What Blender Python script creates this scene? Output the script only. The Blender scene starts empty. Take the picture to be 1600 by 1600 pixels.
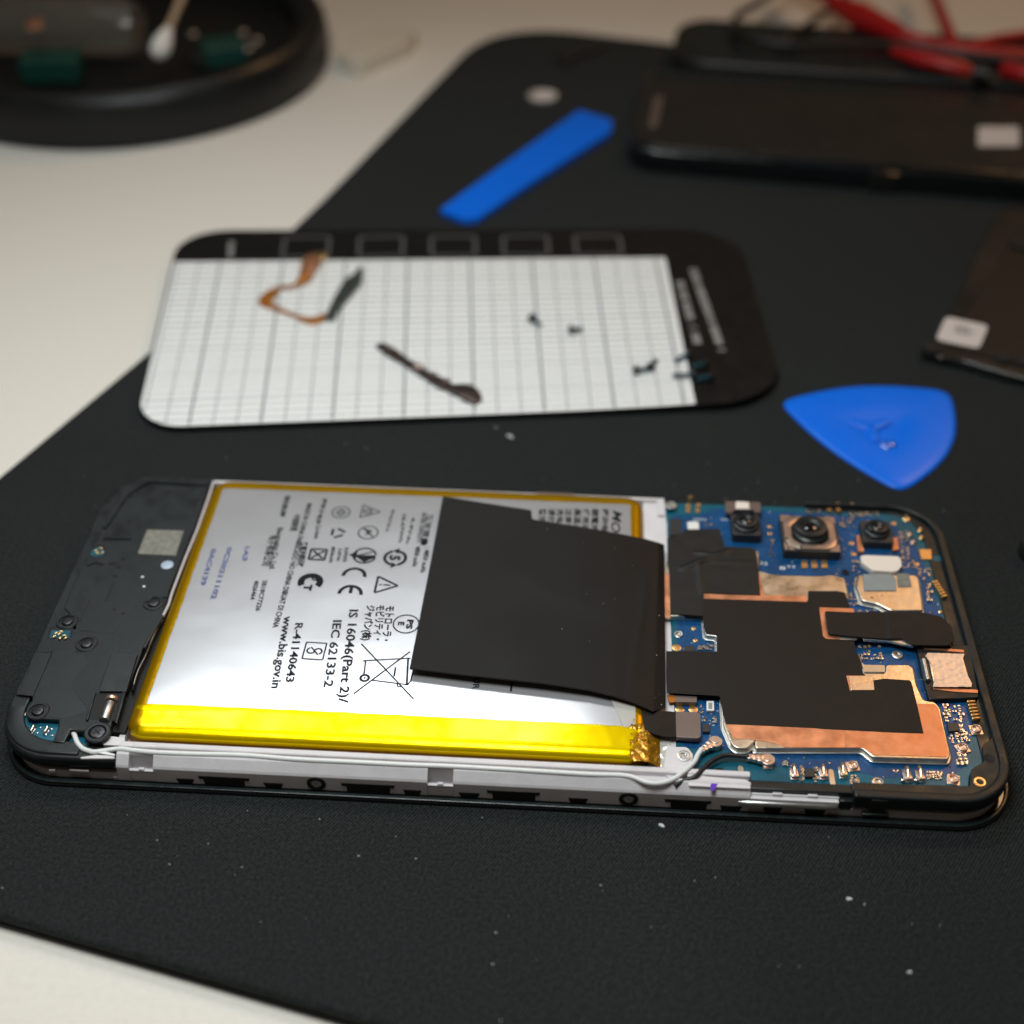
import bpy, bmesh, math, random
from math import sin, cos, pi, radians, sqrt, atan2
from mathutils import Vector, Matrix, Euler, noise

# ------------------------------------------------------------------ camera, light, exposure
S = 0.001                                   # everything below is written in millimetres
sc = bpy.context.scene
col = sc.collection
CAM = Vector((93.03, -137.96, 176.57))
ROT = Euler((0.8797, -0.0039, 0.0591), 'XYZ')
FPX = 2121.7                                # focal length in pixels of a 1600 px frame
cd = bpy.data.cameras.new('camera')
cd.sensor_width = 36; cd.lens = FPX / 1600 * 36
cd.clip_start = 0.01; cd.clip_end = 10
cam = bpy.data.objects.new('camera', cd); col.objects.link(cam)
cam.location = CAM * S; cam.rotation_euler = ROT
sc.camera = cam
MR = ROT.to_matrix()
def at(px, py, z=0.0):
    d = MR @ Vector(((px - 800) / FPX, (800 - py) / FPX, -1))
    t = (z - CAM.z) / d.z
    p = CAM + d * t
    return (p.x, p.y)
fp = at(880, 1090, 6); fv = MR.transposed() @ (Vector((fp[0], fp[1], 6)) - CAM)
cd.dof.use_dof = True; cd.dof.focus_distance = -fv.z * S; cd.dof.aperture_fstop = 9.8

w = bpy.data.worlds.new('World'); sc.world = w; w.use_nodes = True
bg = w.node_tree.nodes['Background']
bg.inputs[0].default_value = (1.0, 0.74, 0.50, 1); bg.inputs[1].default_value = 0.05

def area(name, loc, target, size, power, color, shape='DISK', sy=None):
    l = bpy.data.lights.new(name, 'AREA'); l.shape = shape; l.size = size * S
    if sy: l.size_y = sy * S
    l.energy = power; l.color = color
    o = bpy.data.objects.new(name, l); col.objects.link(o)
    o.location = Vector(loc) * S
    d = Vector(target) - Vector(loc)
    o.rotation_euler = d.to_track_quat('-Z', 'Y').to_euler()
    return o
area('desk_lamp', (45, 12, 295), (50, 25, 0), 150, 0.73, (0.95, 1.0, 0.99))
rl_ = area('rear_lamp', (-15, 252, 330), (45, 10, 0), 225, 0.135, (0.90, 0.97, 1.0), 'RECTANGLE', 50)
rl_.data.spread = radians(110)
area('room_lamp', (520, 650, 700), (120, 80, 0), 260, 1.25, (1.0, 0.56, 0.26))

sc.view_settings.view_transform = 'Standard'; sc.view_settings.look = 'None'
sc.view_settings.exposure = 0.0; sc.view_settings.gamma = 1.0
sc.render.engine = 'CYCLES'
rnd = random.Random(7)

# ------------------------------------------------------------------ materials
def mat(name, color, rough=0.5, metal=0.0, coat=0.0, bump=0.0, bscale=800, var=0.0, vscale=300,
        rvar=0.0, spec=0.5, detail=4, trans=0.0, sheen=0.0, coat_rough=0.05, coatmask=False):
    m = bpy.data.materials.new(name); m.use_nodes = True
    nt = m.node_tree; N = nt.nodes; L = nt.links; b = N['Principled BSDF']
    c4 = (*color, 1)
    b.inputs['Base Color'].default_value = c4; b.inputs['Roughness'].default_value = rough
    b.inputs['Metallic'].default_value = metal; b.inputs['Coat Weight'].default_value = coat
    b.inputs['Coat Roughness'].default_value = coat_rough
    b.inputs['Specular IOR Level'].default_value = spec
    b.inputs['Transmission Weight'].default_value = trans
    b.inputs['Sheen Weight'].default_value = sheen
    tc = N.new('ShaderNodeTexCoord')
    if var or rvar:
        n = N.new('ShaderNodeTexNoise'); n.inputs['Scale'].default_value = vscale; n.inputs['Detail'].default_value = 6
        L.new(tc.outputs['Object'], n.inputs['Vector'])
        if var:
            r = N.new('ShaderNodeMapRange'); r.inputs[1].default_value = .3; r.inputs[2].default_value = .7
            r.inputs[3].default_value = 1 - var; r.inputs[4].default_value = 1 + var
            L.new(n.outputs[0], r.inputs[0])
            v = N.new('ShaderNodeVectorMath'); v.operation = 'SCALE'; v.inputs[0].default_value = color
            L.new(r.outputs[0], v.inputs['Scale']); L.new(v.outputs[0], b.inputs['Base Color'])
        if rvar:
            r = N.new('ShaderNodeMapRange'); r.inputs[1].default_value = .3; r.inputs[2].default_value = .7
            r.inputs[3].default_value = max(.02, rough - rvar); r.inputs[4].default_value = rough + rvar
            L.new(n.outputs[0], r.inputs[0]); L.new(r.outputs[0], b.inputs['Roughness'])
    if coatmask:
        n = N.new('ShaderNodeTexNoise'); n.inputs['Scale'].default_value = 70; n.inputs['Detail'].default_value = 7
        n.inputs['Roughness'].default_value = .7
        L.new(tc.outputs['Object'], n.inputs['Vector'])
        r = N.new('ShaderNodeMapRange'); r.inputs[1].default_value = .40; r.inputs[2].default_value = .68
        r.inputs[3].default_value = 0; r.inputs[4].default_value = coat
        L.new(n.outputs[0], r.inputs[0]); L.new(r.outputs[0], b.inputs['Coat Weight'])
    if bump:
        n = N.new('ShaderNodeTexNoise'); n.inputs['Scale'].default_value = bscale; n.inputs['Detail'].default_value = detail
        L.new(tc.outputs['Object'], n.inputs['Vector'])
        bp = N.new('ShaderNodeBump'); bp.inputs['Strength'].default_value = 1.0
        bp.inputs['Distance'].default_value = bump * S
        L.new(n.outputs[0], bp.inputs['Height']); L.new(bp.outputs[0], b.inputs['Normal'])
    return m

def cloth_material():
    m = mat('mat_cloth', (.02, .024, .024), .85, spec=.2, sheen=.05)
    nt = m.node_tree; N = nt.nodes; L = nt.links; b = N['Principled BSDF']
    tc = N.new('ShaderNodeTexCoord')
    mp = N.new('ShaderNodeMapping'); mp.inputs['Rotation'].default_value = (0, 0, radians(33))
    L.new(tc.outputs['Object'], mp.inputs[0])
    w1 = N.new('ShaderNodeTexWave'); w1.inputs['Scale'].default_value = 640; w1.inputs['Distortion'].default_value = 3.0
    w1.inputs['Detail'].default_value = 3; w1.inputs['Detail Scale'].default_value = 3
    w2 = N.new('ShaderNodeTexWave'); w2.bands_direction = 'Y'; w2.inputs['Scale'].default_value = 700
    w2.inputs['Distortion'].default_value = 2.0; w2.inputs['Detail'].default_value = 2
    L.new(mp.outputs[0], w1.inputs[0]); L.new(mp.outputs[0], w2.inputs[0])
    n = N.new('ShaderNodeTexNoise'); n.inputs['Scale'].default_value = 2000; n.inputs['Detail'].default_value = 2
    L.new(tc.outputs['Object'], n.inputs[0])
    a = N.new('ShaderNodeMath'); a.operation = 'MULTIPLY_ADD'; a.inputs[1].default_value = .42
    L.new(w1.outputs['Fac'], a.inputs[0]); 
    a2 = N.new('ShaderNodeMath'); a2.operation = 'MULTIPLY_ADD'; a2.inputs[1].default_value = .12
    L.new(w2.outputs['Fac'], a2.inputs[0]); L.new(n.outputs[0], a2.inputs[2]); L.new(a2.outputs[0], a.inputs[2])
    bp = N.new('ShaderNodeBump'); bp.inputs['Strength'].default_value = .8; bp.inputs['Distance'].default_value = .17 * S
    L.new(a.outputs[0], bp.inputs['Height']); L.new(bp.outputs[0], b.inputs['Normal'])
    r = N.new('ShaderNodeValToRGB')
    r.color_ramp.elements[0].position = .42; r.color_ramp.elements[0].color = (.0022, .0033, .0034, 1)
    r.color_ramp.elements[1].position = .9; r.color_ramp.elements[1].color = (.0275, .034, .0345, 1)
    dv = N.new('ShaderNodeMath'); dv.operation = 'MULTIPLY'; dv.inputs[1].default_value = .78
    L.new(a.outputs[0], dv.inputs[0]); L.new(dv.outputs[0], r.inputs[0])
    big = N.new('ShaderNodeTexNoise'); big.inputs['Scale'].default_value = 18; big.inputs['Detail'].default_value = 5
    L.new(tc.outputs['Object'], big.inputs[0])
    mr = N.new('ShaderNodeMapRange'); mr.inputs[1].default_value = .3; mr.inputs[2].default_value = .7
    mr.inputs[3].default_value = .88; mr.inputs[4].default_value = 1.12; L.new(big.outputs[0], mr.inputs[0])
    vs = N.new('ShaderNodeVectorMath'); vs.operation = 'SCALE'
    L.new(r.outputs[0], vs.inputs[0]); L.new(mr.outputs[0], vs.inputs['Scale'])
    # pale lint: rare small specks
    vo = N.new('ShaderNodeTexVoronoi'); vo.inputs['Scale'].default_value = 210; vo.inputs['Randomness'].default_value = 1
    L.new(tc.outputs['Object'], vo.inputs[0])
    lt = N.new('ShaderNodeMath'); lt.operation = 'LESS_THAN'; lt.inputs[1].default_value = .028
    L.new(vo.outputs['Distance'], lt.inputs[0])
    sp = N.new('ShaderNodeSeparateColor'); L.new(vo.outputs['Color'], sp.inputs[0])
    gt = N.new('ShaderNodeMath'); gt.operation = 'GREATER_THAN'; gt.inputs[1].default_value = .84
    L.new(sp.outputs[0], gt.inputs[0])
    mu = N.new('ShaderNodeMath'); mu.operation = 'MULTIPLY'; L.new(lt.outputs[0], mu.inputs[0]); L.new(gt.outputs[0], mu.inputs[1])
    mx = N.new('ShaderNodeMix'); mx.data_type = 'RGBA'; mx.inputs[7].default_value = (.22, .23, .22, 1)
    L.new(mu.outputs[0], mx.inputs[0]); L.new(vs.outputs[0], mx.inputs[6]); L.new(mx.outputs[2], b.inputs['Base Color'])
    return m

def pcb_material(name, c0, c1):
    m = mat(name, c0, .38, coat=.08, spec=.35, bump=.01, bscale=1500)
    nt = m.node_tree; N = nt.nodes; L = nt.links; b = N['Principled BSDF']
    tc = N.new('ShaderNodeTexCoord')
    vo = N.new('ShaderNodeTexVoronoi'); vo.feature = 'DISTANCE_TO_EDGE'; vo.distance = 'EUCLIDEAN'; vo.inputs['Scale'].default_value = 480
    vo.inputs['Randomness'].default_value = .75
    L.new(tc.outputs['Object'], vo.inputs[0])
    r = N.new('ShaderNodeValToRGB'); r.color_ramp.elements[0].position = .03; r.color_ramp.elements[1].position = .09
    r.color_ramp.elements[0].color = (*c1, 1); r.color_ramp.elements[1].color = (*c0, 1)
    L.new(vo.outputs['Distance'], r.inputs[0])
    n = N.new('ShaderNodeTexNoise'); n.inputs['Scale'].default_value = 120; n.inputs['Detail'].default_value = 5; L.new(tc.outputs['Object'], n.inputs[0])
    mr = N.new('ShaderNodeMapRange'); mr.inputs[1].default_value = .35; mr.inputs[2].default_value = .65
    mr.inputs[3].default_value = .75; mr.inputs[4].default_value = 1.2; L.new(n.outputs[0], mr.inputs[0])
    vs = N.new('ShaderNodeVectorMath'); vs.operation = 'SCALE'
    L.new(r.outputs[0], vs.inputs[0]); L.new(mr.outputs[0], vs.inputs['Scale']); L.new(vs.outputs[0], b.inputs['Base Color'])
    return m

M = dict(
 desk=mat('desk_laminate', (.77, .735, .67), .55, var=.035, vscale=900, bump=.015, bscale=2500, spec=.3),
 cloth=cloth_material(),
 rubber=mat('mat_rubber', (.012, .013, .013), .8),
 glassblack=mat('black_gloss', (.006, .008, .009), .12, coat=.5, rvar=.05, vscale=200),
 bezel=mat('black_bezel', (.012, .018, .019), .28, rvar=.1, vscale=400, bump=.02, bscale=900),
 alu=mat('cast_metal', (.68, .655, .68), .5, metal=.0, var=.05, vscale=300, bump=.03, bscale=1800, rvar=.08),
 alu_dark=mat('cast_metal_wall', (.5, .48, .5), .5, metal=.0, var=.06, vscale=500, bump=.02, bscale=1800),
 black=mat('black_plastic', (.0085, .0115, .0125), .42, spec=.42, var=.25, vscale=260, bump=.03, bscale=2800, rvar=.12),
 black2=mat('black_plastic_smooth', (.0105, .0135, .0145), .38, spec=.42, var=.2, vscale=300, bump=.015, bscale=2600, rvar=.12),
 void=mat('deep_black', (.004, .004, .004), .7),
 foil=mat('battery_foil', (.70, .70, .725), .25, metal=.68),
 amber_shade=mat('amber_tape_shaded', (.52, .29, .003), .32, metal=.75, spec=.1),  # same amber tape, its shade away from the glare put into the colour
 amber=mat('amber_tape', (.93, .66, .0), .27, metal=.7, spec=.05, coat=.28, coatmask=True, coat_rough=.06),
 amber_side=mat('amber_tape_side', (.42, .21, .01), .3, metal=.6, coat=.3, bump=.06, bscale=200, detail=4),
 clearfilm=mat('clear_film', (.75, .72, .66), .15, metal=.3, coat=.8, bump=.1, bscale=260),
 ink=mat('black_print', (.015, .015, .017), .8, spec=.12),
 inkgrey=mat('grey_print', (.10, .10, .11), .5),
 inkblue=mat('blue_print', (.10, .12, .27), .8, spec=.12),
 graphite=mat('graphite_sheet', (.0105, .0095, .009), .5, spec=.2, var=.08, vscale=90, bump=.05, bscale=45, detail=3, rvar=.08),
 tape=mat('black_tape', (.014, .0135, .013), .48, spec=.3, bump=.06, bscale=70, detail=2, rvar=.08),
 flex=mat('black_flex', (.015, .012, .0105), .5, spec=.22, bump=.05, bscale=120, rvar=.06),
 copper=mat('copper_foil', (.72, .34, .19), .42, metal=.88, bump=.12, bscale=180, var=.28, vscale=300, rvar=.08),
 shield=mat('shield_nickel', (.78, .68, .55), .33, metal=.95, bump=.03, bscale=700, rvar=.1, vscale=400),
 steel=mat('bright_steel', (.60, .61, .60), .36, metal=1, bump=.02, bscale=500, rvar=.06),
 gold=mat('gold_plate', (.95, .68, .34), .28, metal=1, bump=.03, bscale=900),
 goldpad=mat('gold_pad', (.75, .48, .20), .35, metal=.9),
 rose=mat('rose_metal', (.80, .60, .50), .32, metal=.9, bump=.03, bscale=900),
 foilpink=mat('pale_foil', (.80, .68, .60), .42, metal=.7),
 camframe=mat('camera_frame', (.50, .38, .32), .34, metal=.8, bump=.03, bscale=900),
 brown=mat('brown_metal', (.19, .145, .13), .45, metal=.5, bump=.03, bscale=1300, rvar=.08),
 pcb=pcb_material('blue_board', (.003, .066, .19), (.0025, .052, .16)),
 pcb_teal=pcb_material('teal_board', (.003, .10, .155), (.003, .085, .135)),
 solder=mat('solder', (.75, .76, .77), .2, metal=1, bump=.05, bscale=2500),
 ceramic=mat('ceramic', (.30, .22, .16), .45),
 chip=mat('chip_black', (.03, .03, .032), .4),
 white=mat('white_plastic', (.80, .80, .78), .4),
 cable=mat('cable_white', (.78, .80, .80), .35),
 cream=mat('cream_plastic', (.85, .76, .68), .4, coat=.3),
 pad=mat('grey_pad', (.26, .28, .28), .6, var=.06),
 silk=mat('silk_white', (.65, .68, .70), .5),
 label=mat('code_label', (.20, .195, .165), .7, var=.25, vscale=900),
 dot=mat('pale_blue_dot', (.42, .50, .62), .35, coat=.5),
 lens=mat('lens_glass', (.004, .004, .006), .04, coat=1.0),
 blue=mat('blue_plastic', (.001, .155, .86), .34, spec=.3, bump=.02, bscale=300, rvar=.05, vscale=100),
 pick_glint=mat('blue_glint', (.002, .13, .72), .08, spec=1.0, coat=1.0),
 card=mat('white_card', (.90, .915, .91), .35, spec=.5),
 cardblack=mat('black_card', (.007, .007, .007), .35, spec=.35, rvar=.06),
 gridink=mat('grid_ink', (.07, .10, .11), .5),
 greyprint=mat('card_print', (.085, .084, .082), .5),
 wordprint=mat('word_print', (.42, .41, .40), .6),
 amberflex=mat('amber_flex', (.45, .16, .02), .35, metal=.4),
 darkflex=mat('dark_stiffener', (.04, .05, .045), .4),
 bracket=mat('dark_bracket', (.09, .065, .058), .33, metal=.7, bump=.05, bscale=500),
 screw=mat('black_screw', (.055, .055, .06), .3, metal=.9),
 threadlock=mat('teal_threadlock', (.01, .06, .08), .4),
 dish=mat('black_dish', (.009, .010, .010), .4, spec=.35, rvar=.08, vscale=60),
 red=mat('red_rubber', (.42, .01, .01), .4),
 blackrub=mat('black_rubber', (.012, .012, .012), .45),
 green=mat('green_plastic', (.004, .05, .036), .45),
 cotton=mat('cotton', (.80, .76, .72), .95, bump=.4, bscale=1200),
 stick=mat('paper_stick', (.42, .29, .18), .7),
 clear=mat('clear_plastic', (.55, .50, .44), .12, trans=.85),
 eraser=mat('eraser_rubber', (.66, .60, .50), .6),
 purple=mat('purple_ink', (.10, .02, .45), .5),
 paper=mat('white_paper', (.62, .56, .54), .6),
 backcover=mat('back_glass', (.011, .0105, .010), .3, coat=.5, rvar=.08, vscale=50),
)

# ------------------------------------------------------------------ mesh helpers
ORG = {}
class G:
    def __init__(s): s.v = []; s.f = []; s.mi = []
    def add(s, vs, fs, mi=0):
        o = len(s.v); s.v += [tuple(v) for v in vs]; s.f += [tuple(i + o for i in f) for f in fs]; s.mi += [mi] * len(fs); return s
    def prism(s, pts, z0, z1, mi=0, zf=None):
        a = sum(pts[i][0] * pts[(i + 1) % len(pts)][1] - pts[(i + 1) % len(pts)][0] * pts[i][1] for i in range(len(pts)))
        if a < 0: pts = pts[::-1]
        n = len(pts)
        vs = [(x, y, z0) for x, y in pts] + [(x, y, zf(x, y) if zf else z1) for x, y in pts]
        return s.add(vs, [tuple(range(n - 1, -1, -1)), tuple(range(n, 2 * n))] + [(i, (i + 1) % n, n + (i + 1) % n, n + i) for i in range(n)], mi)
    def box(s, cx, cy, z0, z1, sx, sy, rot=0, mi=0):
        c, q = cos(rot), sin(rot)
        return s.prism([(cx + c * a * sx / 2 - q * b * sy / 2, cy + q * a * sx / 2 + c * b * sy / 2) for a, b in ((-1, -1), (1, -1), (1, 1), (-1, 1))], z0, z1, mi)
    def flat(s, pts, zf, mi=0):
        a = sum(pts[i][0] * pts[(i + 1) % len(pts)][1] - pts[(i + 1) % len(pts)][0] * pts[i][1] for i in range(len(pts)))
        if a < 0: pts = pts[::-1]
        return s.add([(x, y, zf(x, y) if callable(zf) else zf) for x, y in pts], [tuple(range(len(pts)))], mi)
    def lathe(s, c, prof, n=24, mi=0, sy=1.0, rot=None, cap=True):
        vs = []; fs = []
        for r, z in prof:
            for i in range(n):
                a = 2 * pi * i / n; vs.append(Vector((r * cos(a), sy * r * sin(a), z)))
        if rot is not None: vs = [rot @ v for v in vs]
        vs = [v + Vector(c) for v in vs]
        for k in range(len(prof) - 1):
            for i in range(n):
                j = (i + 1) % n; fs.append((k * n + i, k * n + j, (k + 1) * n + j, (k + 1) * n + i))
        if cap: fs.append(tuple(range(n - 1, -1, -1))); fs.append(tuple((len(prof) - 1) * n + i for i in range(n)))
        return s.add(vs, fs, mi)
    def cyl(s, cx, cy, z0, z1, r, n=20, mi=0): return s.lathe((cx, cy, 0), [(r, z0), (r, z1)], n, mi)
    def tube(s, path, r, n=10, mi=0, flat=1.0):
        P = [Vector(p) for p in path]
        vs = []; fs = []
        for k, p in enumerate(P):
            t = (P[min(k + 1, len(P) - 1)] - P[max(k - 1, 0)]).normalized()
            up = Vector((0, 0, 1)) if abs(t.z) < .95 else Vector((0, 1, 0))
            a = t.cross(up).normalized(); b = a.cross(t).normalized()
            rr = r[k] if isinstance(r, (list, tuple)) else r
            for i in range(n):
                q = 2 * pi * i / n; vs.append(p + a * rr * cos(q) + b * rr * flat * sin(q))
        for k in range(len(P) - 1):
            for i in range(n):
                j = (i + 1) % n; fs.append((k * n + i, k * n + j, (k + 1) * n + j, (k + 1) * n + i))
        fs.append(tuple(range(n - 1, -1, -1))); fs.append(tuple((len(P) - 1) * n + i for i in range(n)))
        return s.add(vs, fs, mi)
    def mesh(s, name, mats, bevel=0, smooth=35, seg=2, origin=(0, 0, 0)):
        me = bpy.data.meshes.new(name)
        me.from_pydata([((x - origin[0]) * S, (y - origin[1]) * S, (z - origin[2]) * S) for x, y, z in s.v], [], s.f)
        for m in (mats if isinstance(mats, (list, tuple)) else [mats]): me.materials.append(m)
        me.polygons.foreach_set('material_index', s.mi)
        bm = bmesh.new(); bm.from_mesh(me)
        bmesh.ops.recalc_face_normals(bm, faces=bm.faces)
        if bevel:
            es = [e for e in bm.edges if len(e.link_faces) == 2 and e.calc_face_angle(0) > radians(28)]
            bmesh.ops.bevel(bm, geom=es, offset=bevel * S, segments=seg, affect='EDGES', clamp_overlap=True, profile=.5)
        bm.to_mesh(me); bm.free()
        me.polygons.foreach_set('use_smooth', [True] * len(me.polygons))
        me.set_sharp_from_angle(angle=radians(smooth))
        me.polygons.foreach_set('use_smooth', [not (bevel and (len(p.vertices) > 4 or p.area > 3e-6)) for p in me.polygons])
        me.update()
        return me
    def build(s, name, m, parent=None, bevel=0, smooth=35, seg=2):
        xs = [v[0] for v in s.v]; ys = [v[1] for v in s.v]; zs = [v[2] for v in s.v]
        o = ((min(xs) + max(xs)) / 2, (min(ys) + max(ys)) / 2, min(zs))
        me = s.mesh(name, m, bevel, smooth, seg, o)
        return put(name, me, o, parent)
def put(name, me, o, parent=None, rotz=0):
    ob = bpy.data.objects.new(name, me); col.objects.link(ob)
    ORG[ob.name] = o; po = (0, 0, 0)
    if parent is not None: ob.parent = parent; po = ORG[parent.name]
    ob.location = [(a - b) * S for a, b in zip(o, po)]
    ob.rotation_euler.z = rotz
    return ob
def tag(o, label=None, cat=None, group=None, kind=None):
    if label: o['label'] = label
    if cat: o['category'] = cat
    if group: o['group'] = group
    if kind: o['kind'] = kind
    return o
def thing(name, loc, label, cat, group=None): return tag(put(name, None, loc), label, cat, group)
def Zm(ox, oy, s): return lambda x, y, z=5.0: at(ox + x / s, oy + y / s, z)
ZA = Zm(0, 720, 4); ZB = Zm(0, 980, 4); Z3 = Zm(1000, 740, 5); Z4 = Zm(1280, 740, 5)
Z5 = Zm(1000, 1020, 5); Z6 = Zm(1280, 1020, 5); ZT = Zm(320, 740, 1600 / 360); ZF = Zm(640, 740, 1600 / 420)
ZC = Zm(200, 340, 1600 / 560); ZW = Zm(150, 1050, 1600 / 450); ZX = Zm(560, 1050, 3.2); Z8 = Zm(0, 1080, 8)
def PX(px, py, z=5.0): return at(px, py, z)
def tr(Z, pts, z): return [Z(x, y, z) for x, y in pts]
def rrect(x0, y0, x1, y1, r, n=8):
    out = []
    for cx, cy, a0 in ((x1 - r, y1 - r, 0), (x0 + r, y1 - r, 90), (x0 + r, y0 + r, 180), (x1 - r, y0 + r, 270)):
        for i in range(n + 1):
            a = radians(a0 + 90 * i / n); out.append((cx + r * cos(a), cy + r * sin(a)))
    return out
def round_poly(pts, r, n=4):
    out = []; m = len(pts)
    for i in range(m):
        p = Vector((*pts[i], 0)); a = Vector((*pts[i - 1], 0)) - p; b = Vector((*pts[(i + 1) % m], 0)) - p
        rr = min(r, a.length * .45, b.length * .45)
        A = p + a.normalized() * rr; B = p + b.normalized() * rr
        for k in range(n + 1):
            t = k / n; q = A * (1 - t) ** 2 + p * 2 * t * (1 - t) + B * t * t; out.append((q.x, q.y))
    return out
def smooth_path(P, n=6):
    P = [Vector(p) for p in P]; out = []
    for i in range(len(P) - 1):
        p0 = P[max(i - 1, 0)]; p1 = P[i]; p2 = P[i + 1]; p3 = P[min(i + 2, len(P) - 1)]
        for k in range(n):
            t = k / n
            out.append(.5 * ((2 * p1) + (p2 - p0) * t + (2 * p0 - 5 * p1 + 4 * p2 - p3) * t * t + (3 * p1 - p0 - 3 * p2 + p3) * t ** 3))
    out.append(P[-1]); return out
def sheet(name, pts, z, th, m, parent, bevel=.06, r=.25):
    return G().prism(round_poly(pts, r), z, z + th).build(name, m, parent, bevel)

# ------------------------------------------------------------------ text and flat print
def text_tris(s, bold=0.0, shear=0.0):
    c = bpy.data.curves.new('t', 'FONT'); c.body = s; c.resolution_u = 2; c.offset = bold; c.shear = shear
    o = bpy.data.objects.new('t', c); me = o.to_mesh()
    vs = [tuple(v.co) for v in me.vertices]; fs = [tuple(p.vertices) for p in me.polygons]
    o.to_mesh_clear(); bpy.data.objects.remove(o); bpy.data.curves.remove(c)
    return vs, fs
def put_text(g, s, p0, p1, zf, cap=None, bold=0.0, shear=0.0, mi=0):
    vs, fs = text_tris(s, bold, shear)
    if not vs: return
    x0 = min(v[0] for v in vs); x1 = max(v[0] for v in vs)
    u = Vector((p1[0] - p0[0], p1[1] - p0[1])); L = u.length; u.normalize(); w_ = Vector((-u.y, u.x))
    sx = L / (x1 - x0); sy = cap / .73 if cap else sx
    out = []
    for x, y, z in vs:
        q = Vector(p0) + u * (x - x0) * sx + w_ * y * sy
        out.append((q.x, q.y, zf(q.x, q.y)))
    g.add(out, fs, mi)
class Mark:
    def __init__(s, g, c, zf, ang=-pi / 2, k=1.0, mi=0): s.g = g; s.c = c; s.zf = zf; s.a = ang; s.k = k; s.mi = mi
    def P(s, x, y):
        x *= s.k; y *= s.k
        return (s.c[0] + x * cos(s.a) - y * sin(s.a), s.c[1] + x * sin(s.a) + y * cos(s.a))
    def poly(s, pts): s.g.flat([s.P(*p) for p in pts], s.zf, s.mi)
    def arc(s, cx, cy, r, wd, a0=0, a1=360, n=40):
        for i in range(n):
            a = radians(a0 + (a1 - a0) * i / n); b = radians(a0 + (a1 - a0) * (i + 1) / n)
            s.poly([(cx + r * cos(a), cy + r * sin(a)), (cx + (r + wd) * cos(a), cy + (r + wd) * sin(a)),
                    (cx + (r + wd) * cos(b), cy + (r + wd) * sin(b)), (cx + r * cos(b), cy + r * sin(b))])
    def line(s, x0, y0, x1, y1, wd):
        d = Vector((x1 - x0, y1 - y0)); L = d.length; d.normalize(); nx, ny = -d.y * wd / 2, d.x * wd / 2
        n = max(1, int(L * s.k / 1.5))
        for i in range(n):
            ax, ay = x0 + d.x * L * i / n, y0 + d.y * L * i / n; bx, by = x0 + d.x * L * (i + 1) / n, y0 + d.y * L * (i + 1) / n
            s.poly([(ax + nx, ay + ny), (ax - nx, ay - ny), (bx - nx, by - ny), (bx + nx, by + ny)])
    def path(s, pts, wd, closed=False):
        for i in range(len(pts) - (0 if closed else 1)):
            a = pts[i]; b = pts[(i + 1) % len(pts)]; s.line(*a, *b, wd)
    def text(s, t, x0, y, x1, cap, bold=0): put_text(s.g, t, s.P(x0, y), s.P(x1, y), s.zf, cap * s.k, bold, 0, s.mi)

# ------------------------------------------------------------------ desk and work mat
g = G()
g.prism([(-1600, -700), (1600, -700), (1600, 1900), (-1600, 1900)], -43, -3)
tag(g.build('desk_top', M['desk']), 'off white laminate desk top under everything', kind='structure')

mTL = at(655, -3, 0); 
# left edge line and bottom edge line of the mat, from points that lie on them
a1, a2 = Vector(at(0, 742, 0)), Vector(at(455, 362, 0)); la = (a2 - a1).normalized()
b1, b2 = Vector(at(0, 1433, 0)), Vector(at(585, 1600, 0)); lb = (b2 - b1).normalized()
def isect(p, d, q, e):
    t = ((q - p).x * e.y - (q - p).y * e.x) / (d.x * e.y - d.y * e.x); return p + d * t
cBL = isect(a1, la, b1, lb)
t1, t2 = Vector(at(860, 45, 0)), Vector(at(1060, 68, 0)); lt_ = (t2 - t1).normalized()
a3 = Vector(at(690, 118, 0))
cTL = isect(a2, (a3 - a2).normalized(), t1, lt_)
cTR = cTL + lt_ * 520; cBR = cBL + lb * 560
mp = [tuple(cBL), tuple(cBR), tuple(cTR), tuple(cTL), tuple(a2)]
mpts = []
for i in range(5):
    p = Vector(mp[i]); a = Vector(mp[i - 1]) - p; b = Vector(mp[(i + 1) % 5]) - p
    r = 34
    A = p + a.normalized() * r; B = p + b.normalized() * r
    for k in range(11):
        t = k / 10; q = A * (1 - t) ** 2 + p * 2 * t * (1 - t) + B * t * t; mpts.append((q.x, q.y))
mt = thing('work_mat', (120, 120, -3), 'large black fabric work mat under the opened phone and its tools', 'mat')
G().prism(mpts, -3, -2.0).build('rubber_base', M['rubber'], mt, .1)
G().prism(mpts, -2.0, 0).build('cloth_top', M['cloth'], mt, 1.1, seg=4)

# ------------------------------------------------------------------ the opened phone
ph = thing('opened_phone', (83, 38, 0), 'opened black phone with its battery and blue circuit board bare, nearest the camera', 'phone')
ZPH = 0.05
G().prism(rrect(0, 0, 166.6, 76, 10.5, 14), ZPH, .75).build('screen_panel', M['glassblack'], ph, .35, seg=3)
# thin proud lip around the panel
g = G(); o = rrect(0.15, .15, 166.45, 75.85, 10.4, 14); i_ = rrect(.85, .85, 165.7, 75.2, 9.6, 14); n = len(o)
g.add([(x, y, .7) for x, y in o] + [(x, y, 1.1) for x, y in o] + [(x, y, 1.1) for x, y in i_] + [(x, y, .7) for x, y in i_],
      [(a + k * n, a1_ + k * n, a1_ + ((k + 1) % 4) * n, a + ((k + 1) % 4) * n) for k in range(4) for a, a1_ in [(q, (q + 1) % n) for q in range(n)]])
g.build('panel_lip', M['bezel'], ph, .12)
# floor of the frame
G().prism(rrect(1.6, 1.6, 164.9, 74.6, 9, 10), .74, 2.4).build('frame_floor', M['alu_dark'], ph)

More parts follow.
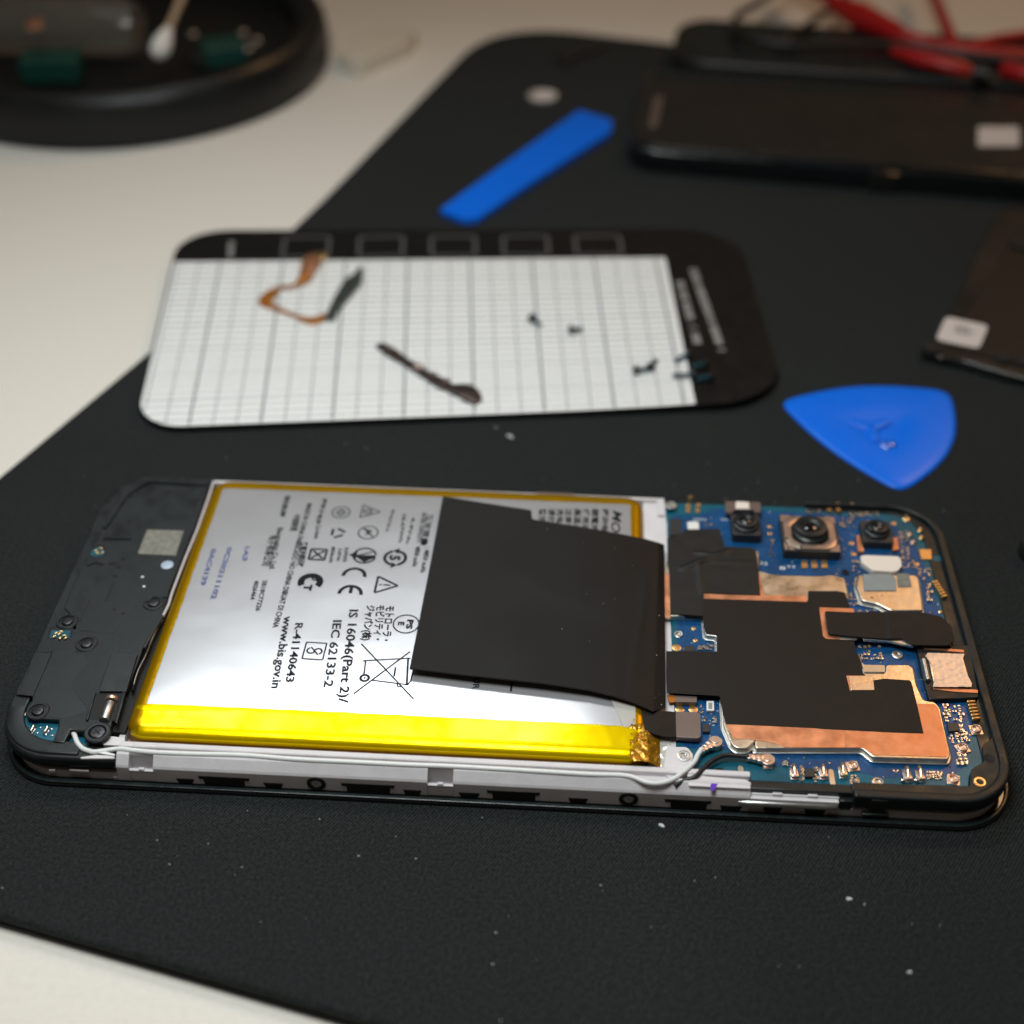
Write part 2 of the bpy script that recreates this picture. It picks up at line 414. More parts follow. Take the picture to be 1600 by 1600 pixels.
def wallx(px, y=1.3, z=2.6):
    lo, hi = -5.0, 175.0
    for _ in range(40):
        m_ = (lo + hi) / 2; q = MR.transposed() @ (Vector((m_, y, z)) - CAM)
        if 800 + FPX * q.x / -q.z < px: lo = m_
        else: hi = m_
    return (lo + hi) / 2
fr = G()
prof = [(1.3, .9), (1.3, 4.1), (1.55, 4.5), (2.7, 5.75), (3.05, 5.9), (3.3, 5.8), (3.35, 4.9), (4.25, 4.9), (4.3, 5.75), (4.5, 5.9), (5.3, 5.9), (5.45, 5.7), (5.45, .9)]
def rail(g, x0, x1, prof, mi=0):
    n = len(prof); g.add([(x0, y, z) for y, z in prof] + [(x1, y, z) for y, z in prof],
      [tuple(range(n)), tuple(range(2 * n - 1, n - 1, -1))] + [(i, (i + 1) % n, n + (i + 1) % n, n + i) for i in range(n)], mi)
nx = [wallx(201, 1.8, 4.6), wallx(239, 1.8, 4.6), wallx(668, 1.8, 4.6), wallx(708, 1.8, 4.6)]
X0, X1 = wallx(181, 1.3, 4), 123.4
for a, b in ((X0, nx[0]), (nx[1], nx[2]), (nx[3], X1)): rail(fr, a, b, prof)
prof_n = [(2.9, .9), (2.9, 5.5), (3.05, 5.9), (3.3, 5.8), (3.35, 4.9), (4.25, 4.9), (4.3, 5.75), (4.5, 5.9), (5.3, 5.9), (5.45, 5.7), (5.45, .9)]
for a, b in ((nx[0], nx[1]), (nx[2], nx[3])):
    rail(fr, a, b, prof_n)
    fr.box((a + b) / 2, 1.75, .9, 3.0, b - a - .1, .7)
    fr.box((a + b) / 2, 1.65, 3.2, 3.75, .9, .5); fr.box((a + b) / 2, 1.62, 3.2, 3.42, b - a + .5, .52)
# far rail and cross bars
far = [(74.9, 2.0), (74.9, 5.3), (74.6, 5.6), (73.9, 5.6), (73.9, 2.0)]
rail(fr, 20.5, 111.6, far)
fr.prism([(107.4, 5.4), (111.9, 5.4), (111.9, 74.4), (107.4, 74.4)], 2.3, 4.9)
fr.prism([(110.2, 69.5), (111.6, 69.5), (111.6, 74.3), (110.2, 74.3)], 4.9, 5.5)
fr.prism([(19.9, 5.4), (20.9, 5.4), (20.9, 74.2), (19.9, 74.2)], 2.3, 4.3)
# boss beside the white antenna cable
fr.prism(round_poly(tr(Z5, [(180, 930), (215, 700), (250, 735), (370, 735), (420, 800), (400, 850), (330, 950), (230, 985)], 5.3), .6), 2.3, 5.3)
fr.prism(round_poly([(16.9, 4.6), (21.5, 4.6), (21.6, 6.3), (17.6, 6.6)], .5), 2.3, 5.6)
fr.prism(round_poly([(113.5, 2.0), (123.4, 2.0), (122.9, 3.8), (116.0, 4.1), (114.5, 5.1), (113.4, 4.6)], .4), 3.0, 5.7)
fo = fr.build('metal_frame', M['alu'], ph, .1)
# light and dark lower band under the rails
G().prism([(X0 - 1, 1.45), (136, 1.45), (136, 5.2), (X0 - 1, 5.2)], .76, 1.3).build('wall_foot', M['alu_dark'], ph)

# black plastic inserts along the side wall
def insert(px0, px1, zt, zb, trap=0.0, name='plastic_insert'):
    x0, x1 = wallx(px0, 1.2, (zt + zb) / 2), wallx(px1, 1.2, (zt + zb) / 2)
    pts = [(x0, zt), (x1, zt), (x1 - trap, zb), (x0 + trap, zb)]
    g = G(); n = 4
    g.add([(x, 1.22, z) for x, z in pts] + [(x, 1.6, z) for x, z in pts], [(0, 1, 2, 3), (7, 6, 5, 4)] + [(i, (i + 1) % 4, 4 + (i + 1) % 4, 4 + i) for i in range(4)])
    return g.build(name, M['void'], ph, .08)
for a, b in ((275, 304), (411, 443), (629, 659), (716, 750), (887, 919), (1124, 1160), (1192, 1222), (1256, 1290)): insert(a, b, 2.1, .98, .4)
for a, b in ((309, 390), (532, 617), (760, 844), (1038, 1112)):
    insert(a, b, 3.0, 2.25, .15); insert(a + 9, b - 7, 2.23, 1.0, .1)
for px in (494, 982):
    x = wallx(px, 1.2, 2.6); R90 = Matrix.Rotation(radians(90), 3, 'X')
    h = G().lathe((x, 1.25, 2.55), [(1.6, -.3), (1.55, .1), (1.35, .16), (.9, .16), (.85, -.1), (.3, -.15)], 28, rot=R90).build('side_hole', M['void'], ph)
    G().lathe((x, 1.25, 2.55), [(.34, -.2), (.34, -.02), (.2, .04)], 16, rot=R90).build('pin', M['steel'], h)

# antenna cables
wc = [PX(*Z, 0) for Z in []]
def P3(Z, x, y, z): p = Z(x, y, z); return (p[0], p[1], z)
cpts = [P3(Z8, 905, 495, 5.0), P3(Z8, 935, 560, 5.6), P3(Z8, 965, 640, 5.9), P3(Z8, 1030, 715, 5.9), P3(Z8, 1120, 750, 5.9), P3(Z8, 1200, 760, 5.95)]
for px, yy in ((185, 3.6), (205, 3.45), (240, 3.25), (300, 3.3), (380, 3.5), (460, 3.2), (540, 3.2), (640, 3.2), (700, 3.3), (780, 3.25), (850, 3.15), (920, 3.1), (980, 3.15)):
    cpts.append((wallx(px, yy, 6), yy, 6.0 if 300 < px < 900 else 5.95))
cpts += [P3(Z5, 60, 1015, 6.0), P3(Z5, 180, 1015, 6.0), P3(Z5, 280, 975, 6.0), P3(Z5, 370, 905, 6.0), P3(Z5, 425, 850, 6.1), P3(Z5, 450, 800, 6.2), P3(Z5, 480, 755, 6.3)]
G().tube(smooth_path(cpts, 6), .42, 12).build('antenna_cable', M['cable'], ph, 0, 80)
bp_ = [P3(Z5, 270, 1040, 5.3), P3(Z5, 340, 1000, 5.5), P3(Z5, 430, 970, 5.9), P3(Z5, 500, 900, 5.9), P3(Z5, 580, 835, 5.9), P3(Z5, 680, 800, 5.9), P3(Z5, 850, 812, 5.9)]
tag(G().tube(smooth_path(bp_, 6), .42, 12).build('antenna_cable', M['blackrub'], ph, 0, 80), 'black antenna cable')
bp_ = [P3(Z5, 255, 1030, 5.2), P3(Z5, 330, 970, 5.6), P3(Z5, 400, 900, 5.7), P3(Z5, 425, 870, 5.7)]
G().tube(smooth_path(bp_, 6), .35, 10).build('cable_sleeve', M['brown'], ph, 0, 80)

# ------------------------------------------------------------------ battery
BX0, BX1, BY0, BY1 = 21.2, 107.2, 6.3, 73.9
def bz(x, y):
    u = (x - 64.2) / 43; v = (y - 40) / 34
    d = .35 * (1 - min(1, abs(u)) ** 6) * (1 - min(1, abs(v)) ** 5)
    return 6.75 + d + .05 * noise.noise(Vector((x * .09, y * .12, 3.1))) + .016 * noise.noise(Vector((x * .24, y * .30, 8.1)))
def bgrid(g, x0, y0, x1, y1, nx, ny, zf, mi=0):
    vs = [(x0 + (x1 - x0) * i / nx, y0 + (y1 - y0) * j / ny) for j in range(ny + 1) for i in range(nx + 1)]
    g.add([(x, y, zf(x, y)) for x, y in vs], [(j * (nx + 1) + i, j * (nx + 1) + i + 1, (j + 1) * (nx + 1) + i + 1, (j + 1) * (nx + 1) + i) for j in range(ny) for i in range(nx)], mi)
def bedge(x, y):      # rounded pouch edge
    d = min(x - BX0, BX1 - x, y - BY0, BY1 - y)
    e = max(0, 1 - d / 1.9)
    return bz(x, y) - 1.25 * (1 - sqrt(max(0, 1 - e * e)))
def rc(x, y, R=3.4):      # rounded corners of the pouch
    cx_ = BX0 + R if x < BX0 + R else BX1 - R if x > BX1 - R else None
    cy_ = BY0 + R if y < BY0 + R else BY1 - R if y > BY1 - R else None
    if cx_ is None or cy_ is None: return x, y
    a, b = x - cx_, y - cy_; h = sqrt(a * a + b * b)
    if h < 1e-6: return x, y
    k = max(abs(a), abs(b)) / h
    return cx_ + a * k, cy_ + b * k
bat = put('battery', None, (64, 40, 2.4), ph)
g = G()
EG = (0, .06, .15, .3, .5, .8, 1.2, 1.9, 2.6, 3.4)
xs = [BX0 + t for t in EG] + [BX0 + 3.4 + (BX1 - BX0 - 6.8) * i / 60 for i in range(1, 60)] + [BX1 - t for t in EG[::-1]]
ys = [BY0 + t for t in EG] + [BY0 + 3.4 + (BY1 - BY0 - 6.8) * i / 48 for i in range(1, 48)] + [BY1 - t for t in EG[::-1]]
W_ = len(xs); vs = [(*rc(x, y), bedge(x, y)) for y in ys for x in xs]
fs = [(j * W_ + i, j * W_ + i + 1, (j + 1) * W_ + i + 1, (j + 1) * W_ + i) for j in range(len(ys) - 1) for i in range(W_ - 1)]
loop = [i for i in range(W_)] + [j * W_ + W_ - 1 for j in range(1, len(ys))] + [(len(ys) - 1) * W_ + i for i in range(W_ - 2, -1, -1)] + [j * W_ for j in range(len(ys) - 2, 0, -1)]
nb = len(vs); vs += [(vs[k][0], vs[k][1], 2.4) for k in loop]
fs += [(loop[k], loop[(k + 1) % len(loop)], nb + (k + 1) % len(loop), nb + k) for k in range(len(loop))] + [tuple(nb + k for k in range(len(loop)))]
g.add(vs, fs); g.build('foil_pouch', M['foil'], bat, 0, 89)
# amber tape: a strip on each edge, over the top and down the side
def strip(side, wd, m=M['amber']):
    g = G(); K = 170
    off = [(wd, 0), (wd * .88, .03 if side == 0 else 0), (wd * .75, 0), (wd * .6, 0), (wd * .45, 0)] + [(q, 0) for q in (2.4, 1.9, 1.5, 1.2, .8, .5, .3, .15, .06, 0) if q < wd * .44] + [(-.03, -.12), (-.07, -.5), (-.1, -1.3), (-.2, -2.2), (-.35, -3.0)]
    for i in range(K + 1):
        t = i / K
        for d, dz in off:
            dd = max(d, 0)
            wob = .12 * noise.noise(Vector((t * 30, d * 2, side * 7.3))) if d == wd else 0
            if side == 0: x, y = BX0 + t * (BX1 - BX0), BY0 + d + wob
            elif side == 1: x, y = BX0 + t * (BX1 - BX0), BY1 - d + wob
            elif side == 2: x, y = BX0 + d + wob, BY0 + t * (BY1 - BY0)
            else: x, y = BX1 - d + wob, BY0 + t * (BY1 - BY0)
            cx, cy = min(max(x, BX0), BX1), min(max(y, BY0), BY1)
            z = bedge(cx, cy) + .035 + (.012 if side > 1 else 0) + dz
            if dz < -.04: z += .05 * noise.noise(Vector((x * .5, y * .5, z)))
            elif d > .2: z += .035 * noise.noise(Vector((x * .55, y * 1.1, 2))) * (d / (d + 1)) + (.03 * max(0, noise.noise(Vector((x * 1.6, y * 1.6, 6)))) if x < 30 or x > 100 or 55 < x < 68 else 0)
            ox, oy = x - cx, y - cy; rx, ry = rc(cx, cy); g.v.append((rx + ox, ry + oy, z))
    n = len(off)
    for i in range(K):
        for j in range(n - 1):
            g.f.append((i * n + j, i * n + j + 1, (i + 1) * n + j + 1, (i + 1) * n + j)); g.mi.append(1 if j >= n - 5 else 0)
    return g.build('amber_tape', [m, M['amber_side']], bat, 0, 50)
strip(0, 6.5); strip(1, 3.2, M['amber_shade']); strip(2, 2.3, M['amber_shade']); strip(3, 2.4, M['amber_shade'])
# crumpled end of the tape and clear film by the board
g = G()
x0, x1, y0, y1 = 104.2, 109.2, 5.6, 13.5
def crz(x, y):
    k = 1 if x < 107 else 1 - (x - 107) / 2.6
    return 5.1 + 1.75 * max(0, k) + .32 * noise.noise(Vector((x * 1.1, y * .9, 0))) + .15 * noise.noise(Vector((x * 3, y * 2.4, 4)))
bgrid(g, x0, y0, x1, y1, 34, 46, crz); g.build('crumpled_tape', M['amber_side'], bat, 0, 50)
g = G(); bgrid(g, 108.0, 5.8, 111.0, 12.5, 14, 26, lambda x, y: 5.15 + .12 * noise.noise(Vector((x * 1.4, y * 1.2, 9)))); g.build('clear_film', M['clearfilm'], bat, 0, 60)
# folded corner of the foil
g = G(); q = tr(ZF, [(1200, 1345), (1345, 1370), (1345, 1500), (1275, 1505)], 7.05); g.flat(q, lambda x, y: bz(x, y) + .06)
g.build('foil_fold', M['clearfilm'], bat)

zt = lambda x, y: bz(x, y) + .045
T = lambda x, y: ZT(x, y, 7.1)
ink = G()
def tx(s, x0, y0, x1, y1, cap, bold=0, Z=T, **k): put_text(ink, s, Z(x0, y0), Z(x1, y1), zt, cap, bold + .024 if bold < .019 else .012, **k)
tx('R-41140643', 630, 1038, 562, 1448, 1.42)
tx('www.bis.gov.in', 552, 990, 462, 1490, 1.55)
tx('IS 16046(Part 2)/', 1006, 945, 928, 1590, 1.62)
tx('IEC 62133-2', 893, 1018, 826, 1482, 1.55)
tx('SB18C77226', 404, 742, 352, 955, .85, .006)
tx('4026464', 346, 742, 316, 875, .85, .006)
tx('Electronics Co.,Ltd.', 508, 375, 448, 668, 1.05, .004)
tx('电子有限公司', 455, 430, 398, 640, 1.25)
tx('MADE IN CHINA FABRICADO NO CHINA DIBUAT DI CHINA', 712, 205, 470, 1070, 1.05, .002)
tx('中国制造', 622, 285, 596, 400, 1.1)
tx('Li-ion', 775, 362, 758, 452, .95, .004)
tx('R39255', 974, 515, 958, 615, .7, .004)
tx('3.8Vdc', 930, 520, 915, 610, .7, .004)
tx('4850mAh', 884, 505, 862, 620, .7, .004)
tx('廢電池請回收', 672, 475, 640, 650, 1.1)
tx(': 4850 mAh', 1532, 510, 1497, 688, .95, .003)
tx('4850 mAh', 1466, 505, 1440, 645, .95, .003)
tx('RATED CAPACITY:', 1512, 270, 1468, 480, .85, .002)
tx('モトローラ・', 1262, 920, 1232, 1165, 1.35, .01)
tx('モビリティ・', 1195, 915, 1175, 1160, 1.3, .01)
tx('ジャパン(株)', 1128, 915, 1092, 1160, 1.3, .01)
tx('额定容量', 1548, 280, 1500, 500, 1.0)
tx('制造商', 560, 150, 520, 300, .9)
tx('4.4Vdc', 1440, 300, 1395, 490, .7)
tx('18.67Wh', 1375, 280, 1345, 480, .7)
tx('IEC62133-2', 1300, 250, 1255, 400, .6)
tx('锂离子电池', 820, 170, 770, 350, .8)
Fz = lambda x, y: ZF(x, y, 7.1)
tx('UR', 383, 1215, 376, 1283, 1.1, Z=Fz)
tx('MO', 1212, 214, 1196, 345, 1.9, .02, Z=Fz, shear=.25)
for x in (775, 830, 880, 930, 985, 1035, 1090, 1150):
    tx({775: '警告请勿', 830: '请勿拆解', 880: '充电电池', 930: '注意事项', 985: '高温火中', 1035: '使用说明', 1090: '鋰電池組', 1150: '移动电话'}[x], x, 205, x - 8, 390, 1.05, Z=Fz)
ink.flat([Fz(575 + dx, 1255 + dy) for dx, dy in ((26, -10), (40, -10), (34, 42), (22, 42))], zt)
# marks
def MK(x, y, k=1.0, a=-pi / 2 - .02): return Mark(ink, T(x, y), zt, a, k)
m = MK(1322, 586); m.arc(0, 0, 1.65, .62, 20, 165); m.arc(0, 0, 1.65, .62, 200, 345); m.text('5', -.75, -1.0, .75, 2.0, .05)
m.poly([(-2.9, .5), (-1.2, .5), (-2.0, -.7)]); m.poly([(2.9, -.5), (1.2, -.5), (2.0, .7)])
m = MK(1110, 570); m.arc(0, 0, 1.9, .38, 100, 260); m.arc(0, 0, 1.9, .38, -80, 80); m.poly([(-.25, 2.1), (.25, 2.1), (1.9, .2), (.3, .9), (.9, -2.0), (2.6, -2.2), (0, -2.5), (-.2, .5)][:3] + [(.1, -2.0)])
m.poly([(-1.0, -1.5), (1.0, -1.5), (0, -3.0)]); m.line(-1.1, 1.3, .2, -1.6, .3)
m = MK(1047, 712); m.arc(0, -.3, 1.65, .68, 85, 275)                    # C of the CE mark
m = MK(1020, 835); m.arc(0, -.3, 1.65, .68, 85, 275); m.line(-1.7, -.3, -.1, -.3, .65)
m = MK(740, 745, 1.08); m.arc(.3, -.1, 1.05, 1.15, 55, 305); m.arc(-.75, .62, .42, .3, 0, 360, 20); m.line(1.0, .25, 2.5, .25, .42); m.line(1.75, .2, 1.75, -1.0, .5); m.line(-1.9, -.05, -.4, -.05, .12)
m = MK(1255, 775, 1.0); m.path([(-2.2, -1.7), (2.2, -1.7), (0, 2.3)], .42, True); m.text('!', -.22, -1.1, .22, 2.1, .03)
m = MK(1398, 1045, 1.0); m.arc(0, 0, 2.15, .26); m.text('PS', -1.15, .15, 1.25, 1.1, .05); m.text('E', -.45, -1.4, .45, 1.1, .05)
m = MK(762, 1232, 1.0); m.path([(-2.0, -1.8), (2.0, -1.8), (2.0, 1.8), (-2.0, 1.8)], .26, True); m.arc(.05, .65, .5, .3, 20, 290, 18); m.arc(-.05, -.65, .5, .3, 200, 470, 18); m.line(-.9, -.75, .9, .75, .26)
m = MK(785, 562, 1.0); m.path([(-1.5, -1.5), (1.5, -1.5), (1.5, 1.5), (-1.5, 1.5)], .42, True); m.line(-1.1, -1.1, 1.1, 1.1, .4); m.line(-1.1, 1.1, 1.1, -1.1, .4)
m = MK(922, 412, 1.05)
for k in range(3):
    a = radians(90 + 120 * k); b = radians(210 + 120 * k); P_ = (1.9 * cos(a), 1.9 * sin(a)); Q_ = (1.9 * cos(b), 1.9 * sin(b))
    t0, t1 = .18, .72; m.line(P_[0] + (Q_[0] - P_[0]) * t0, P_[1] + (Q_[1] - P_[1]) * t0, P_[0] + (Q_[0] - P_[0]) * t1, P_[1] + (Q_[1] - P_[1]) * t1, .5)
m = MK(1135, 410, 1.0); m.arc(0, 0, 1.75, .24); m.line(-1.2, -1.2, 1.2, 1.2, .26); m.path([(-1, -.9), (-.5, .6), (.2, -.2), (.8, .9)], .28); m.line(-.9, .1, .9, -.4, .2)
m = MK(1145, 262, 1.05); m.path([(-1.9, -1.5), (1.9, -1.5), (0, 2.0)], .22, True); m.arc(0, -.35, .65, .2, 0, 360, 24); m.line(0, -.8, 0, .2, .25)
m = MK(945, 268, 1.0); m.arc(0, 0, 1.6, .24); m.path([(-1.0, 0), (0, -1.0), (1.0, 0), (0, 1.0)], .22, True); m.arc(0, 0, .35, .15, 0, 360, 18)
# crossed wheelie bin
mp_ = lambda x, y: T(x, y)
def seg(x0, y0, x1, y1, wd):
    a = Vector(T(x0, y0)); b = Vector(T(x1, y1)); d = b - a; L = d.length; d.normalize(); nrm = Vector((-d.y, d.x)) * wd / 2; n = max(1, int(L / 1.2))
    for i in range(n):
        p = a + d * L * i / n; q = a + d * L * (i + 1) / n
        ink.flat([tuple(p + nrm), tuple(p - nrm), tuple(q - nrm), tuple(q + nrm)], zt)
seg(1088, 1185, 1450, 1565, .26); seg(1425, 1238, 1035, 1528, .26); seg(1115, 1300, 1430, 1283, .24); seg(1118, 1300, 1105, 1395, .24)
seg(1160, 1435, 1405, 1465, .24); seg(1412, 1285, 1402, 1470, .34); seg(1325, 1345, 1315, 1410, .3); seg(1335, 1455, 1340, 1480, .24); seg(1340, 1480, 1365, 1480, .24)
seg(1450, 1360, 1430, 1440, .24); seg(1430, 1440, 1405, 1470, .24); seg(1100, 1302, 1118, 1300, .3)
m = MK(1110, 1420, 1.0); m.arc(0, 0, .5, .42, 0, 360, 24); m.arc(0, 0, 0, .17, 0, 360, 16)
ink.build('printed_marking', M['ink'], bat, 0)
ink = G()
tx('1A3', 280, 506, 258, 605, .95, .012); tx('0C20211102', 158, 508, 38, 870, .95, .012)
tx('0AC4139', 1322, 545, 1250, 775, .95, .012, Z=lambda x, y: ZA(x, y, 7.1))
ink.build('printed_marking', M['inkblue'], bat, 0)

# ------------------------------------------------------------------ graphite sheet folded back over the battery
top = [(692, 775, 9.0), (760, 786, 9.2), (830, 797, 9.2), (831.5, 811, 9.1), (900, 822, 9.0), (960, 832, 8.6), (1005, 841, 7.9), (1030, 848, 7.3), (1038, 851, 6.6)]
bot = [(640, 1044, 8.9), (720, 1053, 9.0), (800, 1062, 9.0), (850, 1068, 8.9), (920, 1078, 8.7), (960, 1087, 8.5), (990, 1097, 8.1), (1020, 1112, 7.4), (1040, 1104, 6.5)]
def rs(L_, n):
    out = []
    for k in range(n + 1):
        t = k / n * (len(L_) - 1); i = min(int(t), len(L_) - 2); f = t - i
        a = L_[i]; b = L_[i + 1]; p = [a[q] + (b[q] - a[q]) * f for q in range(3)]
        out.append((*at(p[0], p[1], p[2]), p[2]))
    return out
A_ = rs(top, 48); B_ = rs(bot, 48); g = G(); K = 26
for j in range(K + 1):
    v = j / K
    for i in range(49):
        a, b = A_[i], B_[i]; u = i / 48
        sag = -.5 * sin(pi * v) * (1 - u) + .12 * noise.noise(Vector((u * 4, v * 4, 1))) + .22 * math.exp(-((u - .82 + .1 * v) / .02) ** 2) * sin(pi * v) + .12 * math.exp(-((v - .3 - .4 * u) / .03) ** 2) * u
        p = (a[0] + (b[0] - a[0]) * v, a[1] + (b[1] - a[1]) * v, a[2] + (b[2] - a[2]) * v + sag)
        g.v.append(p)
n1 = len(g.v); g.v += [(x, y, z - .32) for x, y, z in g.v]
for j in range(K):
    for i in range(48):
        q = (j * 49 + i, j * 49 + i + 1, (j + 1) * 49 + i + 1, (j + 1) * 49 + i); g.f += [q, tuple(n1 + t for t in q[::-1])]; g.mi += [0, 0]
rim = [i for i in range(49)] + [j * 49 + 48 for j in range(1, K + 1)] + [K * 49 + i for i in range(47, -1, -1)] + [j * 49 for j in range(K - 1, 0, -1)]
for k in range(len(rim)):
    a, b = rim[k], rim[(k + 1) % len(rim)]; g.f.append((a, b, n1 + b, n1 + a)); g.mi.append(0)
g.build('graphite_sheet', M['graphite'], ph, 0, 40)

# ------------------------------------------------------------------ circuit board
BZ = 4.8
bd = put('circuit_board', None, (138, 40, BZ), ph)
outline = [(111.8, 74.2), (153.5, 74.6), (159.5, 72.6), (162.2, 66), (163.2, 55), (163.6, 45), (164.4, 32), (164.5, 18.6), (163.9, 14.6), (161.9, 13.2), (161.4, 9.6), (158.9, 7.9), (158.0, 4.4), (146.5, 4.0), (138, 4.0), (123, 4.0), (117, 4.2), (115.8, 5.8), (113.6, 7.4), (111.8, 8.0)]
G().prism(round_poly(outline, .7), 3.9, BZ).build('board_base', M['pcb_teal'], bd, .05)
inner = [(113.0, 70.5), (118, 70.5), (122, 73.2), (152.5, 72.5), (156.5, 70.5), (159.8, 64), (160.8, 54), (161.2, 45), (161.6, 32), (161.6, 18.6), (160.2, 14.5), (158.8, 10.0), (156.6, 7.6), (145, 6.2), (140.5, 7.3), (127, 7.6), (121, 10.4), (112.8, 10.6)]
G().prism(round_poly(inner, 1.2), BZ - .01, BZ + .03).build('copper_plane', M['pcb'], bd, 0)
Z0 = BZ + .03

def can(pts, z1, m, name='shield_can', foot=.35, r=.5, lipm=None):
    o = G().prism(round_poly(pts, r), BZ + .02, z1).build(name, m, bd, .28, seg=3)
    cx = sum(p[0] for p in pts) / len(pts); cy = sum(p[1] for p in pts) / len(pts)
    return o
def grow(pts, d):
    n = len(pts); a = sum(pts[i][0] * pts[(i + 1) % n][1] - pts[(i + 1) % n][0] * pts[i][1] for i in range(n)); sg = 1 if a > 0 else -1
    out = []
    for i in range(n):
        p = Vector(pts[i]); e1 = (p - Vector(pts[i - 1])).normalized(); e2 = (Vector(pts[(i + 1) % n]) - p).normalized()
        n1 = Vector((e1.y, -e1.x)) * sg; n2 = Vector((e2.y, -e2.x)) * sg; b = n1 + n2
        if b.length < 1e-6: b = n1
        b.normalize(); k = d / max(.35, b.dot(n1)); out.append(tuple(p + b * k))
    return out
SH = 6.15
# near right shield with copper on it
s2 = tr(Z6, [(250, 745), (335, 745), (420, 815), (1010, 832), (1025, 790), (945, 430), (905, 385), (815, 370), (760, 250), (735, 120), (700, 92), (540, 92), (520, 100), (515, 155), (330, 120), (320, 20), (-500, 20), (-500, 745)], SH)
G().prism(round_poly(grow(s2, .35), .5), BZ + .02, BZ + .5).build('shield_foot', M['steel'], bd, .12)
can(s2, SH, M['shield'])
cp = tr(Z6, [(335, 742), (425, 798), (1000, 815), (1012, 785), (930, 430), (900, 400), (760, 400), (700, 250), (0, 250), (-600, 250), (-575, 550), (-560, 675), (-470, 685), (-150, 740)], SH + .02)
# left shield with the stepped small trapezoid
s1 = tr(Z5, [(640, 345), (650, 560), (715, 715), (755, 745), (840, 745), (900, 690), (905, 640), (905, 200), (640, 200)], SH)
s1b = tr(Z3, [(495, 1115), (505, 1245), (520, 1262), (600, 1270), (600, 1400), (1590, 1400), (1590, 1000), (495, 960)], SH)
G().prism(round_poly(grow(s1, .4), .5), BZ + .02, BZ + .55).build('shield_foot', M['steel'], bd, .12)
can(s1, SH, M['shield'])
G().prism(round_poly(grow(s1b, .35), .4), BZ + .02, BZ + .5).build('shield_foot', M['steel'], bd, .12)
can(s1b, SH - .03, M['steel'])
s0 = tr(Z3, [(185, 780), (185, 1110), (430, 1110), (500, 1110), (500, 900), (930, 900), (930, 600), (230, 600)], SH)
can(s0, SH - .04, M['shield'])
s3 = tr(Z3, [(925, 755), (1050, 790), (1400, 800), (1495, 790), (1600, 815), (1625, 930), (1600, 960), (1620, 1060), (1380, 1060), (930, 980)], SH)
G().prism(round_poly(grow(s3, .3), .5), BZ + .02, BZ + .5).build('shield_foot', M['shield'], bd, .12)
can(s3, SH - .02, M['shield'])
s4 = tr(Z4, [(300, 790), (750, 790), (780, 815), (815, 1070), (560, 1070), (450, 1015), (330, 990), (290, 880)], SH)
G().prism(round_poly(grow(s4, .35), .5), BZ + .02, BZ + .5).build('shield_foot', M['steel'], bd, .12)
can(s4, SH, M['shield'])
sheet('thermal_pad', tr(Z4, [(340, 790), (560, 790), (600, 825), (605, 918), (350, 918)], SH + .02), SH + .01, .18, M['pad'], bd, .04)
sheet('thermal_pad', tr(Z4, [(605, 782), (700, 782), (725, 888), (615, 890)], SH + .02), SH + .01, .1, M['label'], bd, .03)
G().cyl(*Z4(412, 970, SH), SH - .05, SH + .02, .22).build('vent_hole', M['void'], bd)
# copper foil
sheet('copper_foil', cp, SH + .02, .06, M['copper'], bd, .02, .3)
sheet('copper_foil', tr(Z5, [(665, 540), (730, 672), (905, 676), (1000, 674), (1130, 740), (1420, 742), (1600, 742), (1600, 540)], SH + .02), SH + .03, .06, M['copper'], bd, .02, .2)
sheet('copper_foil', tr(Z3, [(490, 925), (915, 950), (915, 790), (940, 790), (968, 948), (1300, 958), (1312, 998), (1300, 1030), (490, 1000)], SH + .02), SH + .02, .06, M['copper'], bd, .02, .15)
cs = tr(Z3, [(178, 782), (240, 782), (240, 1125), (178, 1125)], SH + .05)
sheet('copper_foil', cs, SH + .02, .06, M['copper'], bd, .02, .1)
sheet('shield_tab', tr(Z6, [(330, 75), (355, 95), (510, 98), (515, 150), (350, 150)], SH + .25), SH - .1, .4, M['steel'], bd, .1, .15)
# black graphite sheets on the shields
GZ = SH + .12
main = tr(Z3, [(500, 978), (1300, 1003), (1312, 990), (1312, 918), (1540, 918), (1600, 930), (1640, 1050), (1672, 1310), (1690, 1400)], GZ) + \
       tr(Z6, [(320, 50), (342, 158), (360, 178), (430, 215), (505, 203), (705, 216), (722, 235), (768, 420), (815, 628), (600, 622), (0, 592)], GZ) + \
       tr(Z5, [(1380, 588), (1000, 570), (672, 556), (650, 480), (622, 340), (400, 325), (212, 315), (205, 200), (205, 0)], GZ) + \
       tr(Z3, [(205, 1388), (604, 1392), (600, 1262), (520, 1248), (494, 1200), (492, 1110), (492, 990)], GZ)
g = G().prism(main, GZ - .04, GZ + .07); g.build('graphite_pad', M['flex'], bd, .03)
pad2 = tr(Z3, [(218, 500), (325, 470), (350, 436), (618, 432), (660, 572), (880, 578), (905, 600), (922, 720), (940, 948), (500, 932), (492, 1112), (238, 1096), (228, 780), (215, 700)], GZ + .1)
